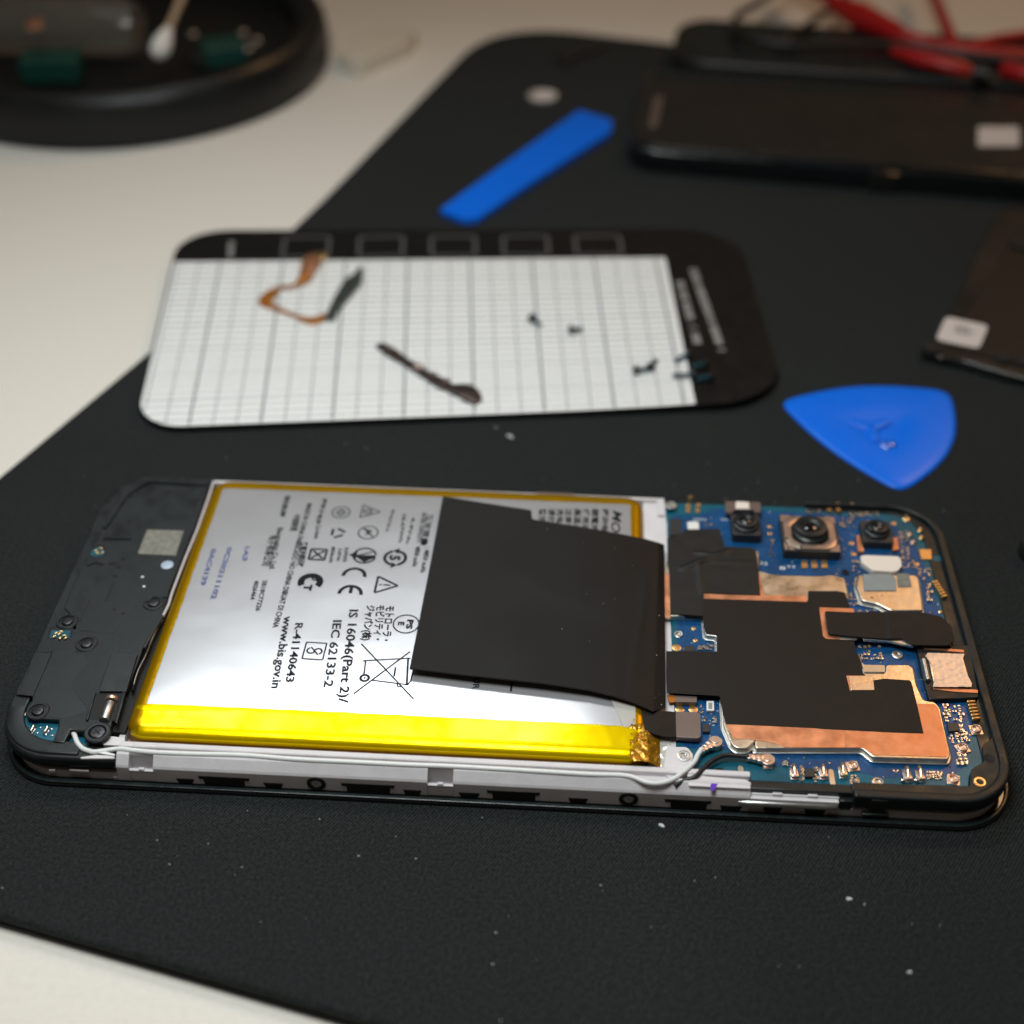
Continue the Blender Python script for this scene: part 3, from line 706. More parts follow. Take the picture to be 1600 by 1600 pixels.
# wrinkled tape: triangulated fine grid clipped by the outline
def inside(p, poly):
    c = False; j = len(poly) - 1
    for i in range(len(poly)):
        if (poly[i][1] > p[1]) != (poly[j][1] > p[1]) and p[0] < (poly[j][0] - poly[i][0]) * (p[1] - poly[i][1]) / (poly[j][1] - poly[i][1]) + poly[i][0]: c = not c
        j = i
    return c
def wrinkle(name, poly, z, amp, m, parent, step=.35, f=.35, creases=()):
    bm = bmesh.new(); vv = [bm.verts.new((x, y, 0)) for x, y in poly]; bm.faces.new(vv)
    bmesh.ops.triangulate(bm, faces=bm.faces[:])
    for ax in (0, 1):
        lo = min(p[ax] for p in poly); hi = max(p[ax] for p in poly); t = lo + step
        while t < hi:
            co = (t, 0, 0) if ax == 0 else (0, t, 0); no = (1, 0, 0) if ax == 0 else (0, 1, 0)
            bmesh.ops.bisect_plane(bm, geom=bm.verts[:] + bm.edges[:] + bm.faces[:], plane_co=co, plane_no=no); t += step
    g = G(); bm.verts.index_update()
    for v in bm.verts:
        x, y = v.co.x, v.co.y
        rr = 1 - abs(noise.noise(Vector((x * f, y * f, 5.5)))) * 2.2
        if creases:
            h = .05 * noise.noise(Vector((x * .35, y * .35, 1)))
            for (ax_, ay_), (bx_, by_), hh, ww in creases:
                d_ = Vector((bx_ - ax_, by_ - ay_)); t_ = max(0, min(1, ((x - ax_) * d_.x + (y - ay_) * d_.y) / d_.length_squared))
                e_ = Vector((x - ax_ - d_.x * t_, y - ay_ - d_.y * t_)).length
                h += hh * sin(pi * (.12 + .76 * t_)) * math.exp(-(e_ / ww) ** 2)
            g.v.append((x, y, z + h)); continue
        g.v.append((x, y, z + amp * (max(0, rr) ** 3) + amp * .3 * noise.noise(Vector((x, y, 1)))))
    for fc in bm.faces: g.f.append(tuple(v.index for v in fc.verts)); g.mi.append(0)
    bm.free()
    return g.build(name, m, parent, 0, 60)
wrinkle('black_tape', pad2, GZ + .14, .16, M['tape'], bd, .3, .13, [(Z3(330, 750, 6.3), Z3(560, 660, 6.3), .5, .6), (Z3(560, 660, 6.3), Z3(700, 600, 6.3), .3, .5), (Z3(430, 620, 6.3), Z3(600, 640, 6.3), .3, .4), (Z3(460, 700, 6.3), Z3(480, 930, 6.3), .25, .5), (Z3(480, 690, 6.3), Z3(900, 700, 6.3), .1, .4)])
G().prism(pad2, Z0 + .6, GZ + .08).build('tape_backing', M['void'], bd)
sheet('black_tape', tr(Z5, [(215, 5), (620, 20), (622, 335), (400, 325), (212, 312)], GZ + .1), GZ + .08, .05, M['flex'], bd, .02, .2)
# metal tab on the main sheet
sheet('shield_tab', tr(Z6, [(212, 178), (400, 178), (425, 210), (432, 295), (240, 296)], GZ + .1), GZ + .05, .06, M['copper'], bd, .02, .1)
sheet('shield_tab', tr(Z6, [(232, 182), (400, 180), (424, 212), (432, 292), (248, 292)], GZ + .2), GZ + .12, .14, M['shield'], bd, .05, .2)
# copper ring round the screen connector and the black flex over it
ring_o = tr(Z4, [(0, 1045), (270, 1055), (300, 1300), (55, 1292), (30, 1270)], GZ + .1)
sheet('copper_ring', ring_o, GZ + .08, .06, M['copper'], bd, .02, .3)
sheet('ring_insert', tr(Z4, [(150, 1240), (275, 1262), (295, 1300), (160, 1295)], GZ + .2), GZ + .15, .05, M['steel'], bd, .02, .2)
fl = tr(Z4, [(45, 1066), (270, 1076), (540, 1070), (820, 1078), (960, 1110), (1035, 1185), (1058, 1300), (1010, 1336), (730, 1332), (655, 1278), (550, 1285), (340, 1272), (72, 1243)], GZ + .9)
sheet('screen_flex', fl, GZ + .35, .35, M['flex'], bd, .08, .5)
G().prism(round_poly(tr(Z4, [(510, 1072), (545, 1072), (560, 1284), (525, 1284)], GZ + .9), .1), GZ + .7, GZ + .74).build('flex_crease', M['void'], bd)
sheet('flex_stiffener', tr(Z4, [(340, 1275), (550, 1288), (655, 1280), (735, 1338), (740, 1350), (560, 1310), (345, 1295)], GZ + .3), GZ - .2, .5, M['steel'], bd, .05, .2)
# battery connector plate with its flex
plate = tr(Z5, [(278, 458), (455, 462), (475, 480), (478, 655), (455, 668), (282, 655)], 6.3)
sheet('connector_plate', plate, 5.3, 1.0, M['brown'], bd, .1, .3)
g = G(); P0 = [Z5(10, 440, 7.0), Z5(130, 455, 6.8), Z5(215, 455, 6.5), Z5(282, 460, 6.3)]; P1 = [Z5(40, 595, 7.0), Z5(120, 640, 6.7), Z5(215, 655, 6.5), Z5(284, 656, 6.3)]
zz = [6.9, 6.8, 6.5, 6.25]
g.v = [(*p, z) for p, z in zip(P0, zz)] + [(*p, z) for p, z in zip(P1, zz)] + [(*p, z - .2) for p, z in zip(P0, zz)] + [(*p, z - .2) for p, z in zip(P1, zz)]
for i in range(3): g.f += [(i, i + 1, 5 + i, 4 + i), (8 + i, 12 + i, 13 + i, 9 + i), (i, 8 + i, 9 + i, i + 1), (4 + i, 5 + i, 13 + i, 12 + i)]; g.mi += [0] * 4
g.f += [(0, 4, 12, 8), (3, 11, 15, 7)]; g.mi += [0, 0]
g.build('battery_flex', M['flex'], bd, .03)
sheet('small_connector', tr(Z5, [(275, 333), (445, 340), (445, 385), (280, 383)], 5.9), Z0, 1.05, M['brown'], bd, .08, .1)
sheet('amber_flex', tr(Z5, [(213, 328), (278, 333), (278, 383), (225, 385)], 5.8), 5.5, .3, M['amberflex'], bd, .05, .1)

# camera modules
def camera(c, w_, h_, z1, lens_r, ring=True, housing=M['chip'], lz=1.2, frame=None):
    cm = put('camera_module', None, (c[0], c[1], Z0), ph)
    G().prism(rrect(c[0] - w_ / 2, c[1] - h_ / 2, c[0] + w_ / 2, c[1] + h_ / 2, .5, 4), Z0, z1).build('housing', housing, cm, .15)
    if frame:
        g = G(); o = rrect(c[0] - w_ / 2 + .5, c[1] - h_ / 2 + .5, c[0] + w_ / 2 - .5, c[1] + h_ / 2 - .5, 2.6, 6); n = len(o)
        inn = [(c[0] + (lens_r + .75) * cos(atan2(y - c[1], x - c[0])), c[1] + (lens_r + .75) * sin(atan2(y - c[1], x - c[0]))) for x, y in o]
        z0, z2 = z1 - .05, z1 + .3
        g.add([(*p, z0) for p in o] + [(*p, z2) for p in o] + [(*p, z2) for p in inn] + [(*p, z0) for p in inn],
              [(a + k * n, (a + 1) % n + k * n, (a + 1) % n + ((k + 1) % 4) * n, a + ((k + 1) % 4) * n) for k in range(4) for a in range(n)])
        g.build('frame', frame, cm, .1)
        for sx, sy in ((-1, -1), (1, -1), (1, 1), (-1, 1)):
            G().prism(round_poly([(c[0] + sx * (w_ / 2 - .15), c[1] + sy * (h_ / 2 - .15)), (c[0] + sx * (w_ / 2 - 2.4), c[1] + sy * (h_ / 2 - .15)), (c[0] + sx * (w_ / 2 - .15), c[1] + sy * (h_ / 2 - 2.4))], .3), z1 - .05, z1 + .12).build('corner_plate', frame, cm, .04)
    r = lens_r
    zt_ = z1 + lz
    G().lathe((c[0], c[1], 0), [(r + .45, z1 - .1), (r + .45, z1 + lz * .35), (r + .2, z1 + lz * .45), (r, z1 + lz * .5), (r - .05, zt_ - .1), (r - .3, zt_), (r * .62, zt_), (r * .5, zt_ - .25), (r * .42, zt_ - .35)], 40).build('barrel', M['black2'], cm, 0, 30)
    G().lathe((c[0], c[1], 0), [(r * .44, zt_ - .36), (r * .36, zt_ - .24), (r * .2, zt_ - .16), (.02, zt_ - .12)], 28).build('lens', M['lens'], cm, 0, 60)
    return cm
c2 = Z3(1322, 445, 7.0)
c2 = Z3(1325, 470, 6.8)
cm2 = camera(c2, 10.8, 10.6, 6.9, 3.1, frame=M['camframe'], lz=2.0)
sheet('coil_lead', tr(Z3, [(1150, 500), (1180, 500), (1262, 560), (1250, 590), (1215, 580), (1145, 525)], 7.3), 7.25, .1, M['steel'], cm2, .04, .15)
for q in ((1146, 505), (1158, 578), (1253, 572)): G().cyl(*Z3(*q, 7.3), 7.2, 7.42, .28, 14).build('solder_joint', M['solder'], cm2, .06)
c1 = Z3(828, 395, 7.0); cm1 = camera(c1, 5.6, 6.2, 6.9, 2.15, lz=1.3)
c3 = Z4(452, 440, 7.0); cm3 = camera(c3, 5.8, 6.4, 6.6, 2.0, lz=1.5)
sheet('camera_bracket', tr(Z3, [(668, 215), (940, 222), (945, 300), (900, 300), (890, 280), (740, 280), (720, 305), (668, 300)], 6.6), 5.6, 1.0, M['brown'], cm1, .1, .2)
sheet('flash_window', tr(Z3, [(750, 216), (850, 222), (855, 275), (745, 272)], 6.7), 6.55, .15, M['cream'], cm1, .05, .1)
sheet('side_tab', tr(Z4, [(290, 480), (315, 480), (350, 590), (350, 610), (305, 605)], 5.6), Z0, .8, M['copper'], cm3, .05, .1)
sheet('side_tab', tr(Z4, [(580, 500), (610, 500), (625, 590), (575, 600)], 5.6), Z0, .8, M['copper'], cm3, .05, .1)
sheet('cream_connector', tr(Z4, [(322, 640), (350, 630), (615, 640), (640, 660), (650, 715), (615, 755), (575, 762), (420, 752), (335, 690)], 6.3), Z0, 1.35, M['cream'], bd, .15, .3)

# screws (shared mesh)
def screw_mesh(r=1.0, m='screw'):
    g = G(); g.lathe((0, 0, 0), [(r, 0), (r, .28), (r * .92, .4), (r * .8, .42), (.05, .42)], 28)
    for k, a in enumerate((0, pi / 2)): g.box(0, 0, .3, .425 + k * .004, r * 1.05, r * .26, a + .5, 1)
    return g.mesh('screw', [M[m], M['void']], 0, 50)
SCR = screw_mesh(1.05); SCS = screw_mesh(.95, 'steel')
SOCK = G().lathe((0, 0, 0), [(1.95, .0), (1.95, .1), (1.8, .22), (1.45, .22), (1.3, -.2), (1.25, -.5)], 28).mesh('screw_socket', M['black'], 0, 30)

# gold pads, holes, clips, chips ------------------------------------------------
def pads(Z, lst, m='goldpad', r=.35, h=.12, name='pad', z=BZ):
    for x, y in lst: c = Z(x, y, z); G().lathe((*c, 0), [(r, Z0 - .01), (r, Z0 + h * .6), (r * .75, Z0 + h)], 16).build(name, M[m], bd, 0, 50)
pads(Z4, [(250, 545), (270, 630), (760, 708), (580, 390)], r=.55)
pads(Z4, [(680, 358)], 'gold', .8, .3); pads(Z4, [(315, 268), (75, 300)], 'gold', .6, .6, 'spring_contact')
pads(Z3, [(418, 1212), (432, 1305), (1010, 415), (1015, 470)], r=.42)
pads(Z3, [(285, 1362)], r=.85); pads(Z5, [(310, 445), (415, 445)], r=.8)
pads(Z4, [(945, 1082)], 'gold', .4, .2)
for Z, x, y, r, m_ in ((Z3, 300, 1255, .85, 'steel'), (Z4, 612, 1415, 1.0, 'steel'), (Z6, 460, 1010, 1.0, 'steel'), (Z4, 205, 770, .7, 'void'), (Z6, 1255, 1005, 1.05, 'gold')):
    c = Z(x, y, 5); G().lathe((*c, 0), [(r, Z0), (r, Z0 + .22), (r * .85, Z0 + .3), (r * .62, Z0 + .28), (r * .55, Z0 + .05), (.05, Z0 + .06)], 24).build('threaded_insert', M[m_], bd, 0, 30)
c = Z5(345, 805, 5.4); G().lathe((*c, 0), [(1.1, 5.2), (1.1, 5.5), (.9, 5.55), (.6, 5.5), (.55, 5.32), (.05, 5.33)], 24).build('threaded_insert', M['steel'], ph, 0, 30)
c = Z3(240, 250, 5.7); G().lathe((*c, 0), [(1.1, 5.6), (1.1, 5.9), (.9, 5.95), (.6, 5.9), (.5, 5.72), (.05, 5.73)], 24).build('threaded_insert', M['steel'], ph, 0, 30)
put('screw', SCR, (*Z5(622, 945, 5.0), 4.95), ph)
sheet('purple_mark', tr(Z5, [(560, 1000), (608, 1000), (605, 1030), (580, 1075), (552, 1080), (548, 1050)], 5.75), 5.71, .02, M['purple'], ph, 0, .2)
# oval solder pads
for Z, x, y in ((Z5, 793, 940), (Z5, 1500, 970)):
    a = Z(x - 8, y - 48, 5); b = Z(x + 8, y + 48, 5); v = Vector(b) - Vector(a)
    pts = []
    an = atan2(v.y, v.x)
    for cc, a0 in ((b, -90), (a, 90)):
        for k in range(7): q = radians(a0 + 30 * k) + an; pts.append((cc[0] + .42 * cos(q), cc[1] + .42 * sin(q)))
    G().prism(pts, Z0 - .01, Z0 + .12).build('oval_pad', M['shield'], bd, .04)
# spring contact clips
cg = G(); cg.box(0, 0, 0, .3, 1.3, 2.4)
cg.tube([(0, 1.1, .2), (0, 1.5, .6), (0, 1.2, 1.0), (0, .5, 1.15), (0, -.2, .8), (0, -.7, .7)], .32, 8, 1, 1.0)
cg.box(0, -.75, .3, .95, 1.15, .7)
CLIP = cg.mesh('spring_clip', [M['rose'], M['gold']], .07, 35)
for Z, x, y in ((Z5, 1205, 940), (Z5, 1432, 940), (Z6, 185, 930), (Z6, 690, 960), (Z6, 790, 960)):
    put('spring_clip', CLIP, (*Z(x, y, 5.2), Z0 - .01), bd)
for Z, x, y in ((Z6, 650, 1000), (Z6, 755, 1000)): G().lathe((*Z(x, y, 5), 0), [(.5, Z0), (.5, Z0 + .35), (.2, Z0 + .6)], 10).build('solder_joint', M['solder'], bd, 0, 50)
# coax sockets and plugs
cx = G(); cx.box(0, 0, 0, .25, 2.0, 2.0); cx.lathe((0, 0, 0), [(.85, .2), (.85, .7), (.7, .75), (.62, .7), (.6, .35), (.12, .35)], 20); cx.cyl(0, 0, .3, .65, .14, 10)
COAX = cx.mesh('coax_socket', M['rose'], .05, 35)
for Z, x, y, r in ((Z6, 262, 885, .2), (Z6, 1120, 745, .4), (Z6, 1050, 990, -.2), (Z6, 1225, 600, .1)): put('coax_socket', COAX, (*Z(x, y, 5.1), Z0 - .01), bd, r)
def plug(tip, tail, z):
    d = Vector(tail) - Vector(tip); an = atan2(d.y, d.x); g = G()
    g.cyl(tip[0], tip[1], z - .7, z + .12, 1.15, 24)
    g.cyl(tip[0], tip[1], z + .1, z + .22, .55, 16)
    L = d.length
    for t, wd in ((.35, 1.5), (.6, 1.15), (.85, 1.0)):
        g.box(tip[0] + d.x * t, tip[1] + d.y * t, z - .55, z + .25, L * .3, wd, an)
    g.build('coax_plug', M['rose'], bd, .1)
plug(Z5(590, 690, 6.2), Z5(480, 760, 6.2), 6.1); plug(Z5(1000, 830, 6.0), Z5(840, 808, 6.0), 5.9)
sheet('coax_base', tr(Z5, [(565, 738), (620, 738), (622, 760), (565, 760)], 5.1), Z0, .3, M['rose'], bd, .05, .1)
sheet('coax_base', tr(Z5, [(962, 880), (1035, 880), (1038, 905), (962, 905)], 5.1), Z0, .3, M['rose'], bd, .05, .1)
# chips
def chip(pts, Z, z1=.7, m='chip', name='chip', r=.1): return sheet(name, tr(Z, pts, Z0 + z1), Z0 - .01, z1, M[m], bd, .05, r)
chip([(1290, 905), (1368, 905), (1370, 965), (1292, 965)], Z5); chip([(492, 555), (545, 555), (545, 615), (492, 615)], Z5)
chip([(1000, 545), (1085, 540), (1105, 605), (1015, 612)], Z6); chip([(230, 350), (322, 350), (325, 470), (232, 480)], Z3, .5)
chip([(370, 375), (458, 372), (465, 452), (375, 455)], Z3, .7, 'white', 'flash_led', .4)
chip([(520, 375), (578, 375), (580, 450), (520, 450)], Z5, .55, 'white', 'flash_led'); chip([(535, 390), (565, 390), (565, 435), (535, 435)], Z5, .62, 'pad', 'chip')
chip([(345, 1345), (425, 1345), (425, 1385), (345, 1385)], Z3, .5); chip([(780, 590), (875, 592), (880, 668), (800, 668)], Z4, .3, 'goldpad', 'gold_contact')
chip([(890, 640), (960, 640), (958, 680), (890, 680)][::1], Z4, .2, 'pcb_teal', 'chip')
for x, y in ((400, 395), (400, 430)): pass
for x, y in ((375, 250), (455, 245), (375, 285), (450, 285)): chip([(x - 18, y - 14), (x + 18, y - 14), (x + 18, y + 14), (x - 18, y + 14)], Z3, .3, 'goldpad', 'gold_contact')
for x in (1285, 1362, 1440): chip([(x - 25, 675), (x + 22, 675), (x + 26, 735), (x - 20, 735)], Z3, .3, 'goldpad', 'gold_contact')
for x, y in ((395, 185), (1545, 240), (1550, 285)): G().lathe((*Z3(x, y, 5.6), 0), [(.7, Z0), (.7, Z0 + .5), (.45, Z0 + .9)], 12).build('spring_contact', M['gold'], bd, 0, 40)
for x, y in ((150, 230), (260, 232), (790, 430), (800, 490), (710, 465), (735, 525)): G().lathe((*Z4(x, y, 5.6), 0), [(.55, Z0), (.6, Z0 + .4), (.3, Z0 + .7)], 12).build('spring_contact', M['rose' if x < 760 else 'gold'], bd, 0, 40)
for k in range(6): G().box(*Z4(905 + k * 14, 850 + k * 22, 5.4), Z0, Z0 + .9, 1.2, .6, .3).build('spring_contact', M['goldpad'], bd, .15)
for k in range(6): G().box(*Z6(1185 + k * 8, 385 + k * 26, 5.4), Z0, Z0 + .9, 1.5, .5, .1).build('spring_contact', M['goldpad'], bd, .15)
# small capacitors: shared meshes, each one a piece of the board
def cap_mesh(L, Wd, H, body):
    g = G(); g.box(0, 0, 0, H * .92, L * .55, Wd * .94, 0, 0); g.box(-L * .38, 0, 0, H, L * .26, Wd, 0, 1); g.box(L * .38, 0, 0, H, L * .26, Wd, 0, 1)
    return g.mesh('capacitor', [M[body], M['solder']], 0, 30)
CAPS = [cap_mesh(.62, .34, .3, 'ceramic'), cap_mesh(.62, .34, .25, 'chip'), cap_mesh(1.0, .5, .45, 'ceramic'), cap_mesh(.45, .25, .2, 'solder')]
def scatter(Z, x0, y0, x1, y1, n, big=.15, shear=0.0):
    nx_ = max(1, int(sqrt(n * (x1 - x0) / max(1, (y1 - y0))))); ny_ = max(1, round(n / nx_))
    for i in range(nx_):
        for j in range(ny_):
            if rnd.random() < .12: continue
            y = y0 + (y1 - y0) * (j + .5 + rnd.uniform(-.22, .22)) / ny_
            x = x0 + (x1 - x0) * (i + .5 + rnd.uniform(-.22, .22)) / nx_ + shear * (y - y0)
            k = 2 if rnd.random() < big else rnd.choice((0, 0, 1, 3))
            put('capacitor', CAPS[k], (*Z(x, y, 5), Z0 - .01), bd, rnd.choice((0, pi / 2)))
scatter(Z6, 960, 400, 1110, 540, 16, .1, .1); scatter(Z6, 1010, 610, 1160, 700, 14, .1, .2); scatter(Z6, 1070, 780, 1160, 880, 8, .3)
scatter(Z6, 1085, 470, 1120, 600, 5); scatter(Z6, 840, 925, 960, 985, 12, .0); scatter(Z6, 235, 950, 320, 1030, 10, .1)
scatter(Z5, 465, 395, 500, 480, 5); scatter(Z5, 490, 495, 600, 560, 9); scatter(Z5, 1245, 890, 1285, 1000, 7); scatter(Z5, 1350, 890, 1385, 1010, 6)
scatter(Z4, 170, 340, 280, 430, 10); scatter(Z4, 610, 440, 700, 670, 20, .15, .1); scatter(Z4, 640, 680, 760, 780, 8)
scatter(Z4, 770, 740, 880, 830, 12); scatter(Z4, 820, 840, 880, 1000, 10); scatter(Z4, 230, 300, 470, 335, 14, .1)
scatter(Z4, 230, 930, 330, 1040, 10); scatter(Z4, 290, 1340, 480, 1460, 20, .3, .2); scatter(Z4, 300, 1050, 450, 1085, 6)
scatter(Z3, 1000, 520, 1050, 640, 6); scatter(Z3, 500, 365, 575, 425, 4, .5); scatter(Z3, 455, 1345, 600, 1385, 9, .3); scatter(Z3, 1290, 280, 1410, 310, 6, 0)
scatter(Z3, 1555, 340, 1600, 420, 5); scatter(Z4, 660, 130 + 160, 720, 340, 3); scatter(Z5, 1110, 850, 1150, 880, 3)
scatter(Z6, 1120, 620, 1165, 680, 4); scatter(Z4, 250, 680, 330, 780, 6)
sk = G()
for Z, s_, x0, y0, x1, y1, c_ in ((Z3, '3300', 215, 500, 215, 375, .8), (Z3, '23', 935, 705, 995, 712, .9), (Z3, '8', 1090, 745, 1140, 748, 1.0), (Z3, '33', 1150, 730, 1215, 732, .7), (Z3, '3452', 415, 358, 520, 362, .6), (Z3, '356', 630, 360, 690, 362, .6)):
    put_text(sk, s_, Z(x0, y0, 5), Z(x1, y1, 5), lambda x, y: Z0 + .03, c_, .01)
for k in range(5): sk.box(*Z5(575 + (k % 2) * 12, 505 + 14 * k, 5), Z0, Z0 + .05, .5, .12, .3)
sk.build('silkscreen', M['silk'], bd)
for m_, n_, rr_ in (('goldpad', 170, .13), ('silk', 150, .07), ('void', 90, .12), ('solder', 200, .11)):
    tp_ = G(); k_ = 0
    while k_ < n_:
        x, y = rnd.uniform(112, 163), rnd.uniform(5, 74)
        if inside((x, y), inner):
            q_ = rr_ * rnd.uniform(.7, 1.5)
            if m_ == 'silk' and rnd.random() < .5: tp_.box(x, y, Z0 - .01, Z0 + .03, q_ * 5, q_ * 1.2, rnd.choice((0, pi / 2)))
            else: tp_.cyl(x, y, Z0 - .01, Z0 + .035 + .001 * k_ / n_, q_, 8)
            k_ += 1
    tag(tp_.build('via_dots', M[m_], bd), kind='stuff')

# black plastic round the board: ring wall, corner block, earpiece
def ringpart(name, o, i_, z0, z1, m, parent, bevel=.2):
    n = len(o); g = G()
    g.add([(*p, z0) for p in o] + [(*p, z1) for p in o] + [(*p, z1) for p in i_] + [(*p, z0) for p in i_],
          [(a + k * n, a + 1 + k * n, a + 1 + ((k + 1) % 4) * n, a + ((k + 1) % 4) * n) for k in range(4) for a in range(n - 1)] + [(0, n, 2 * n, 3 * n), (n - 1, 4 * n - 1, 3 * n - 1, 2 * n - 1)])
    return g.build(name, m, parent, bevel, seg=3)
def arcpts(x0, y0, x1, y1, r, corners):
    full = rrect(x0, y0, x1, y1, r, 10); return full
# right end: outer path from the near side round both right corners to the far side
def rpath(y_in, xr, r, yn, yf, xs_):
    pts = [(xs_, yn)]
    for k in range(13): a = radians(-90 + 90 * k / 12); pts.append((xr - r + r * cos(a), yn + r + r * sin(a)))
    for k in range(13): a = radians(90 * k / 12); pts.append((xr - r + r * cos(a), yf - r + r * sin(a)))
    pts.append((xs_, yf)); return pts
ro = rpath(0, 165.6, 9.5, 1.25, 75.1, 139.5); ri = rpath(0, 163.9, 8.0, 2.9, 74.3, 139.5)
ringpart('end_wall', ro, ri, 3.1, 6.0, M['black'], ph, .5)
ringpart('undercut', rpath(0, 164.4, 8.5, 2.3, 74.4, 139.5), rpath(0, 163.4, 8.0, 3.2, 73.6, 139.5), 1.0, 3.2, M['void'], ph, .1)
ro2 = rpath(0, 165.2, 9.2, 1.9, 74.8, 139.9); ri2 = rpath(0, 161.6, 6.5, 4.3, 73.4, 139.9)
ringpart('end_ledge', ro2, ri2, 3.6, 5.0, M['black2'], ph, .2)
# near right corner shelf
G().prism(round_poly([(139.5, 2.2), (157.5, 2.2), (163.6, 6.0), (165.0, 12.5), (165.0, 18.0), (164.3, 18.0), (163.8, 15.0), (162.0, 13.6), (161.5, 10.0), (159.1, 8.3), (158.2, 4.8), (146, 4.5), (139.5, 4.5)], .5), 4.0, 5.6).build('corner_shelf', M['black2'], ph, .2)
c = Z6(1255, 1005, 5.8); G().lathe((*c, 0), [(1.0, 5.5), (1.0, 5.72), (.85, 5.76), (.6, 5.72), (.55, 5.6), (.05, 5.58)], 24).build('threaded_insert', M['gold'], ph, 0, 30)
c = Z6(1330, 820, 5.7); G().lathe((*c, 0), [(.9, 5.55), (.9, 5.66), (.7, 5.66), (.6, 5.62), (.05, 5.61)], 24).build('screw_hole', M['void'], ph, 0, 30)
# near side between metal and corner: black wall, steel bracket bar, latch
G().prism([(123.2, 2.5), (139.6, 2.5), (139.6, 4.2), (123.2, 4.2)], 2.0, 5.2).build('inner_wall', M['black2'], ph, .15)
br = G()
br.prism([(123.2, 1.35), (137.4, 1.35), (137.4, 2.55), (123.2, 2.55)], 1.6, 4.1)
for px in (1215, 1270): x = wallx(px, 2, 4.4); br.box(x, 2.2, 4.0, 4.65, 1.6, .5)
br.box(130.5, 2.25, 4.0, 4.35, 14, .4)
br.build('steel_bracket', M['alu'], ph, .12)
G().tube([(121.6, 1.35, 3.1), (123, 1.25, 3.1), (136.8, 1.25, 3.1), (137.3, 1.3, 3.1)], [.2, .55, .55, .3], 14).build('bracket_bead', M['steel'], ph, 0, 60)
G().prism([(137.6, 1.6), (139.6, 1.6), (139.6, 2.6), (137.6, 2.6)], 1.9, 4.2).build('latch', M['black2'], ph, .15)
G().box(143.6, 1.35, 2.3, 5.4, 2.6, .5).build('latch_window', M['void'], ph, .1)
G().box(143.4, 1.1, 1.7, 2.3, 4.2, .7).build('latch', M['black2'], ph, .12)
# earpiece module and foil
ep = put('earpiece_module', None, (*Z6(1010, 180, 5), Z0), ph)
G().prism(round_poly(tr(Z6, [(760, -60), (1180, -60), (1250, 350), (860, 365), (800, 150)], 5.9), .5), Z0 - .4, 5.9).build('housing', M['black'], ep, .2)
wrinkle('foil', tr(Z6, [(830, 20), (850, -5), (1135, 5), (1120, 50), (1150, 150), (1195, 235), (1190, 262), (890, 262), (900, 200), (890, 100)], 6.5), 6.35, .07, M['foilpink'], ep, .3, 1.6)
G().prism(tr(Z6, [(845, 10), (1120, 20), (1185, 245), (900, 250)], 6.3), 5.8, 6.3).build('magnet', M['shield'], ep, .1)
sheet('contact_strip', tr(Z6, [(890, 262), (1240, 290), (1240, 315), (1060, 305), (890, 285)], 6.0), 5.8, .25, M['copper'], ep, .05, .1)
sheet('contact_strip', tr(Z4, [(800, 1355), (1130, 1378), (1130, 1398), (830, 1372)], 6.0), 5.8, .25, M['copper'], ep, .05, .1)
G().tube([(*Z6(815, 60, 6.1), 6.1), (*Z6(850, 220, 6.1), 6.1)], .55, 12).build('sensor_tube', M['steel'], ep, 0, 60)

# ------------------------------------------------------------------ speaker end (left)
lo = [(x, y) for x, y in []]
def lpath(xl, r, yn, yf, xs_):
    pts = [(xs_, yf)]
    for k in range(13): a = radians(90 + 90 * k / 12); pts.append((xl + r + r * cos(a), yf - r + r * sin(a)))
    for k in range(13): a = radians(180 + 90 * k / 12); pts.append((xl + r + r * cos(a), yn + r + r * sin(a)))
    pts.append((xs_, yn)); return pts
ringpart('end_wall', lpath(.2, 9.5, 1.3, 75.0, X0 + .0), lpath(3.0, 7.0, 4.3, 73.9, X0 + .0), 3.4, 5.7, M['black'], ph, .6)
ringpart('undercut', lpath(1.3, 8.6, 2.2, 74.3, X0), lpath(2.6, 7.4, 3.4, 73.4, X0), 1.0, 3.5, M['void'], ph, .1)
ringpart('corner_bumper', lpath(.35, 9.5, 2.0, 74.8, 15.0), lpath(3.3, 7.0, 4.7, 73.0, 15.0), 5.5, 6.05, M['black2'], ph, .3)
# blue board under the speaker cover
G().prism(round_poly([(3.0, 5.2), (16, 4.6), (16, 70), (3.0, 70)], 1), 3.5, 4.6).build('charging_board', M['pcb_teal'], ph, .05)
cov = put('speaker_cover', None, (10, 40, 4.8), ph)
body = tr(ZA, [(1318, 122), (1290, 200), (1215, 420), (1140, 605), (1050, 830), (1040, 880), (1000, 985), (900, 1150), (870, 1240), (800, 1420)], 6.3) + \
       tr(ZB, [(770, 400), (740, 480), (700, 590), (690, 640), (640, 720), (560, 715), (530, 650), (440, 640), (400, 720), (330, 715), (365, 620), (365, 580), (170, 570), (165, 500), (200, 460), (200, 430), (95, 425), (110, 370)], 6.3) + \
       tr(ZA, [(160, 1340), (200, 1220), (235, 1165), (290, 1050), (470, 1050), (478, 1000), (400, 920), (420, 860), (540, 600), (560, 560), (620, 470), (680, 300), (770, 190), (930, 100)], 6.3)
G().prism(body, 5.0, 6.3).build('cover_shell', M['black'], cov, .18)
def cz(name, Z, pts, z0, z1, m, bevel=.08, r=.2): return G().prism(round_poly(tr(Z, pts, z1), r), z0, z1).build(name, M[m], cov, bevel)
cz('raised_panel', ZA, [(930, 200), (1270, 160), (1130, 560), (870, 600), (800, 560)], 6.25, 6.335, 'black', .03)
cz('raised_panel', ZA, [(600, 700), (830, 680), (900, 800), (860, 900), (700, 1080), (500, 1060), (520, 900)], 6.25, 6.335, 'black', .03)
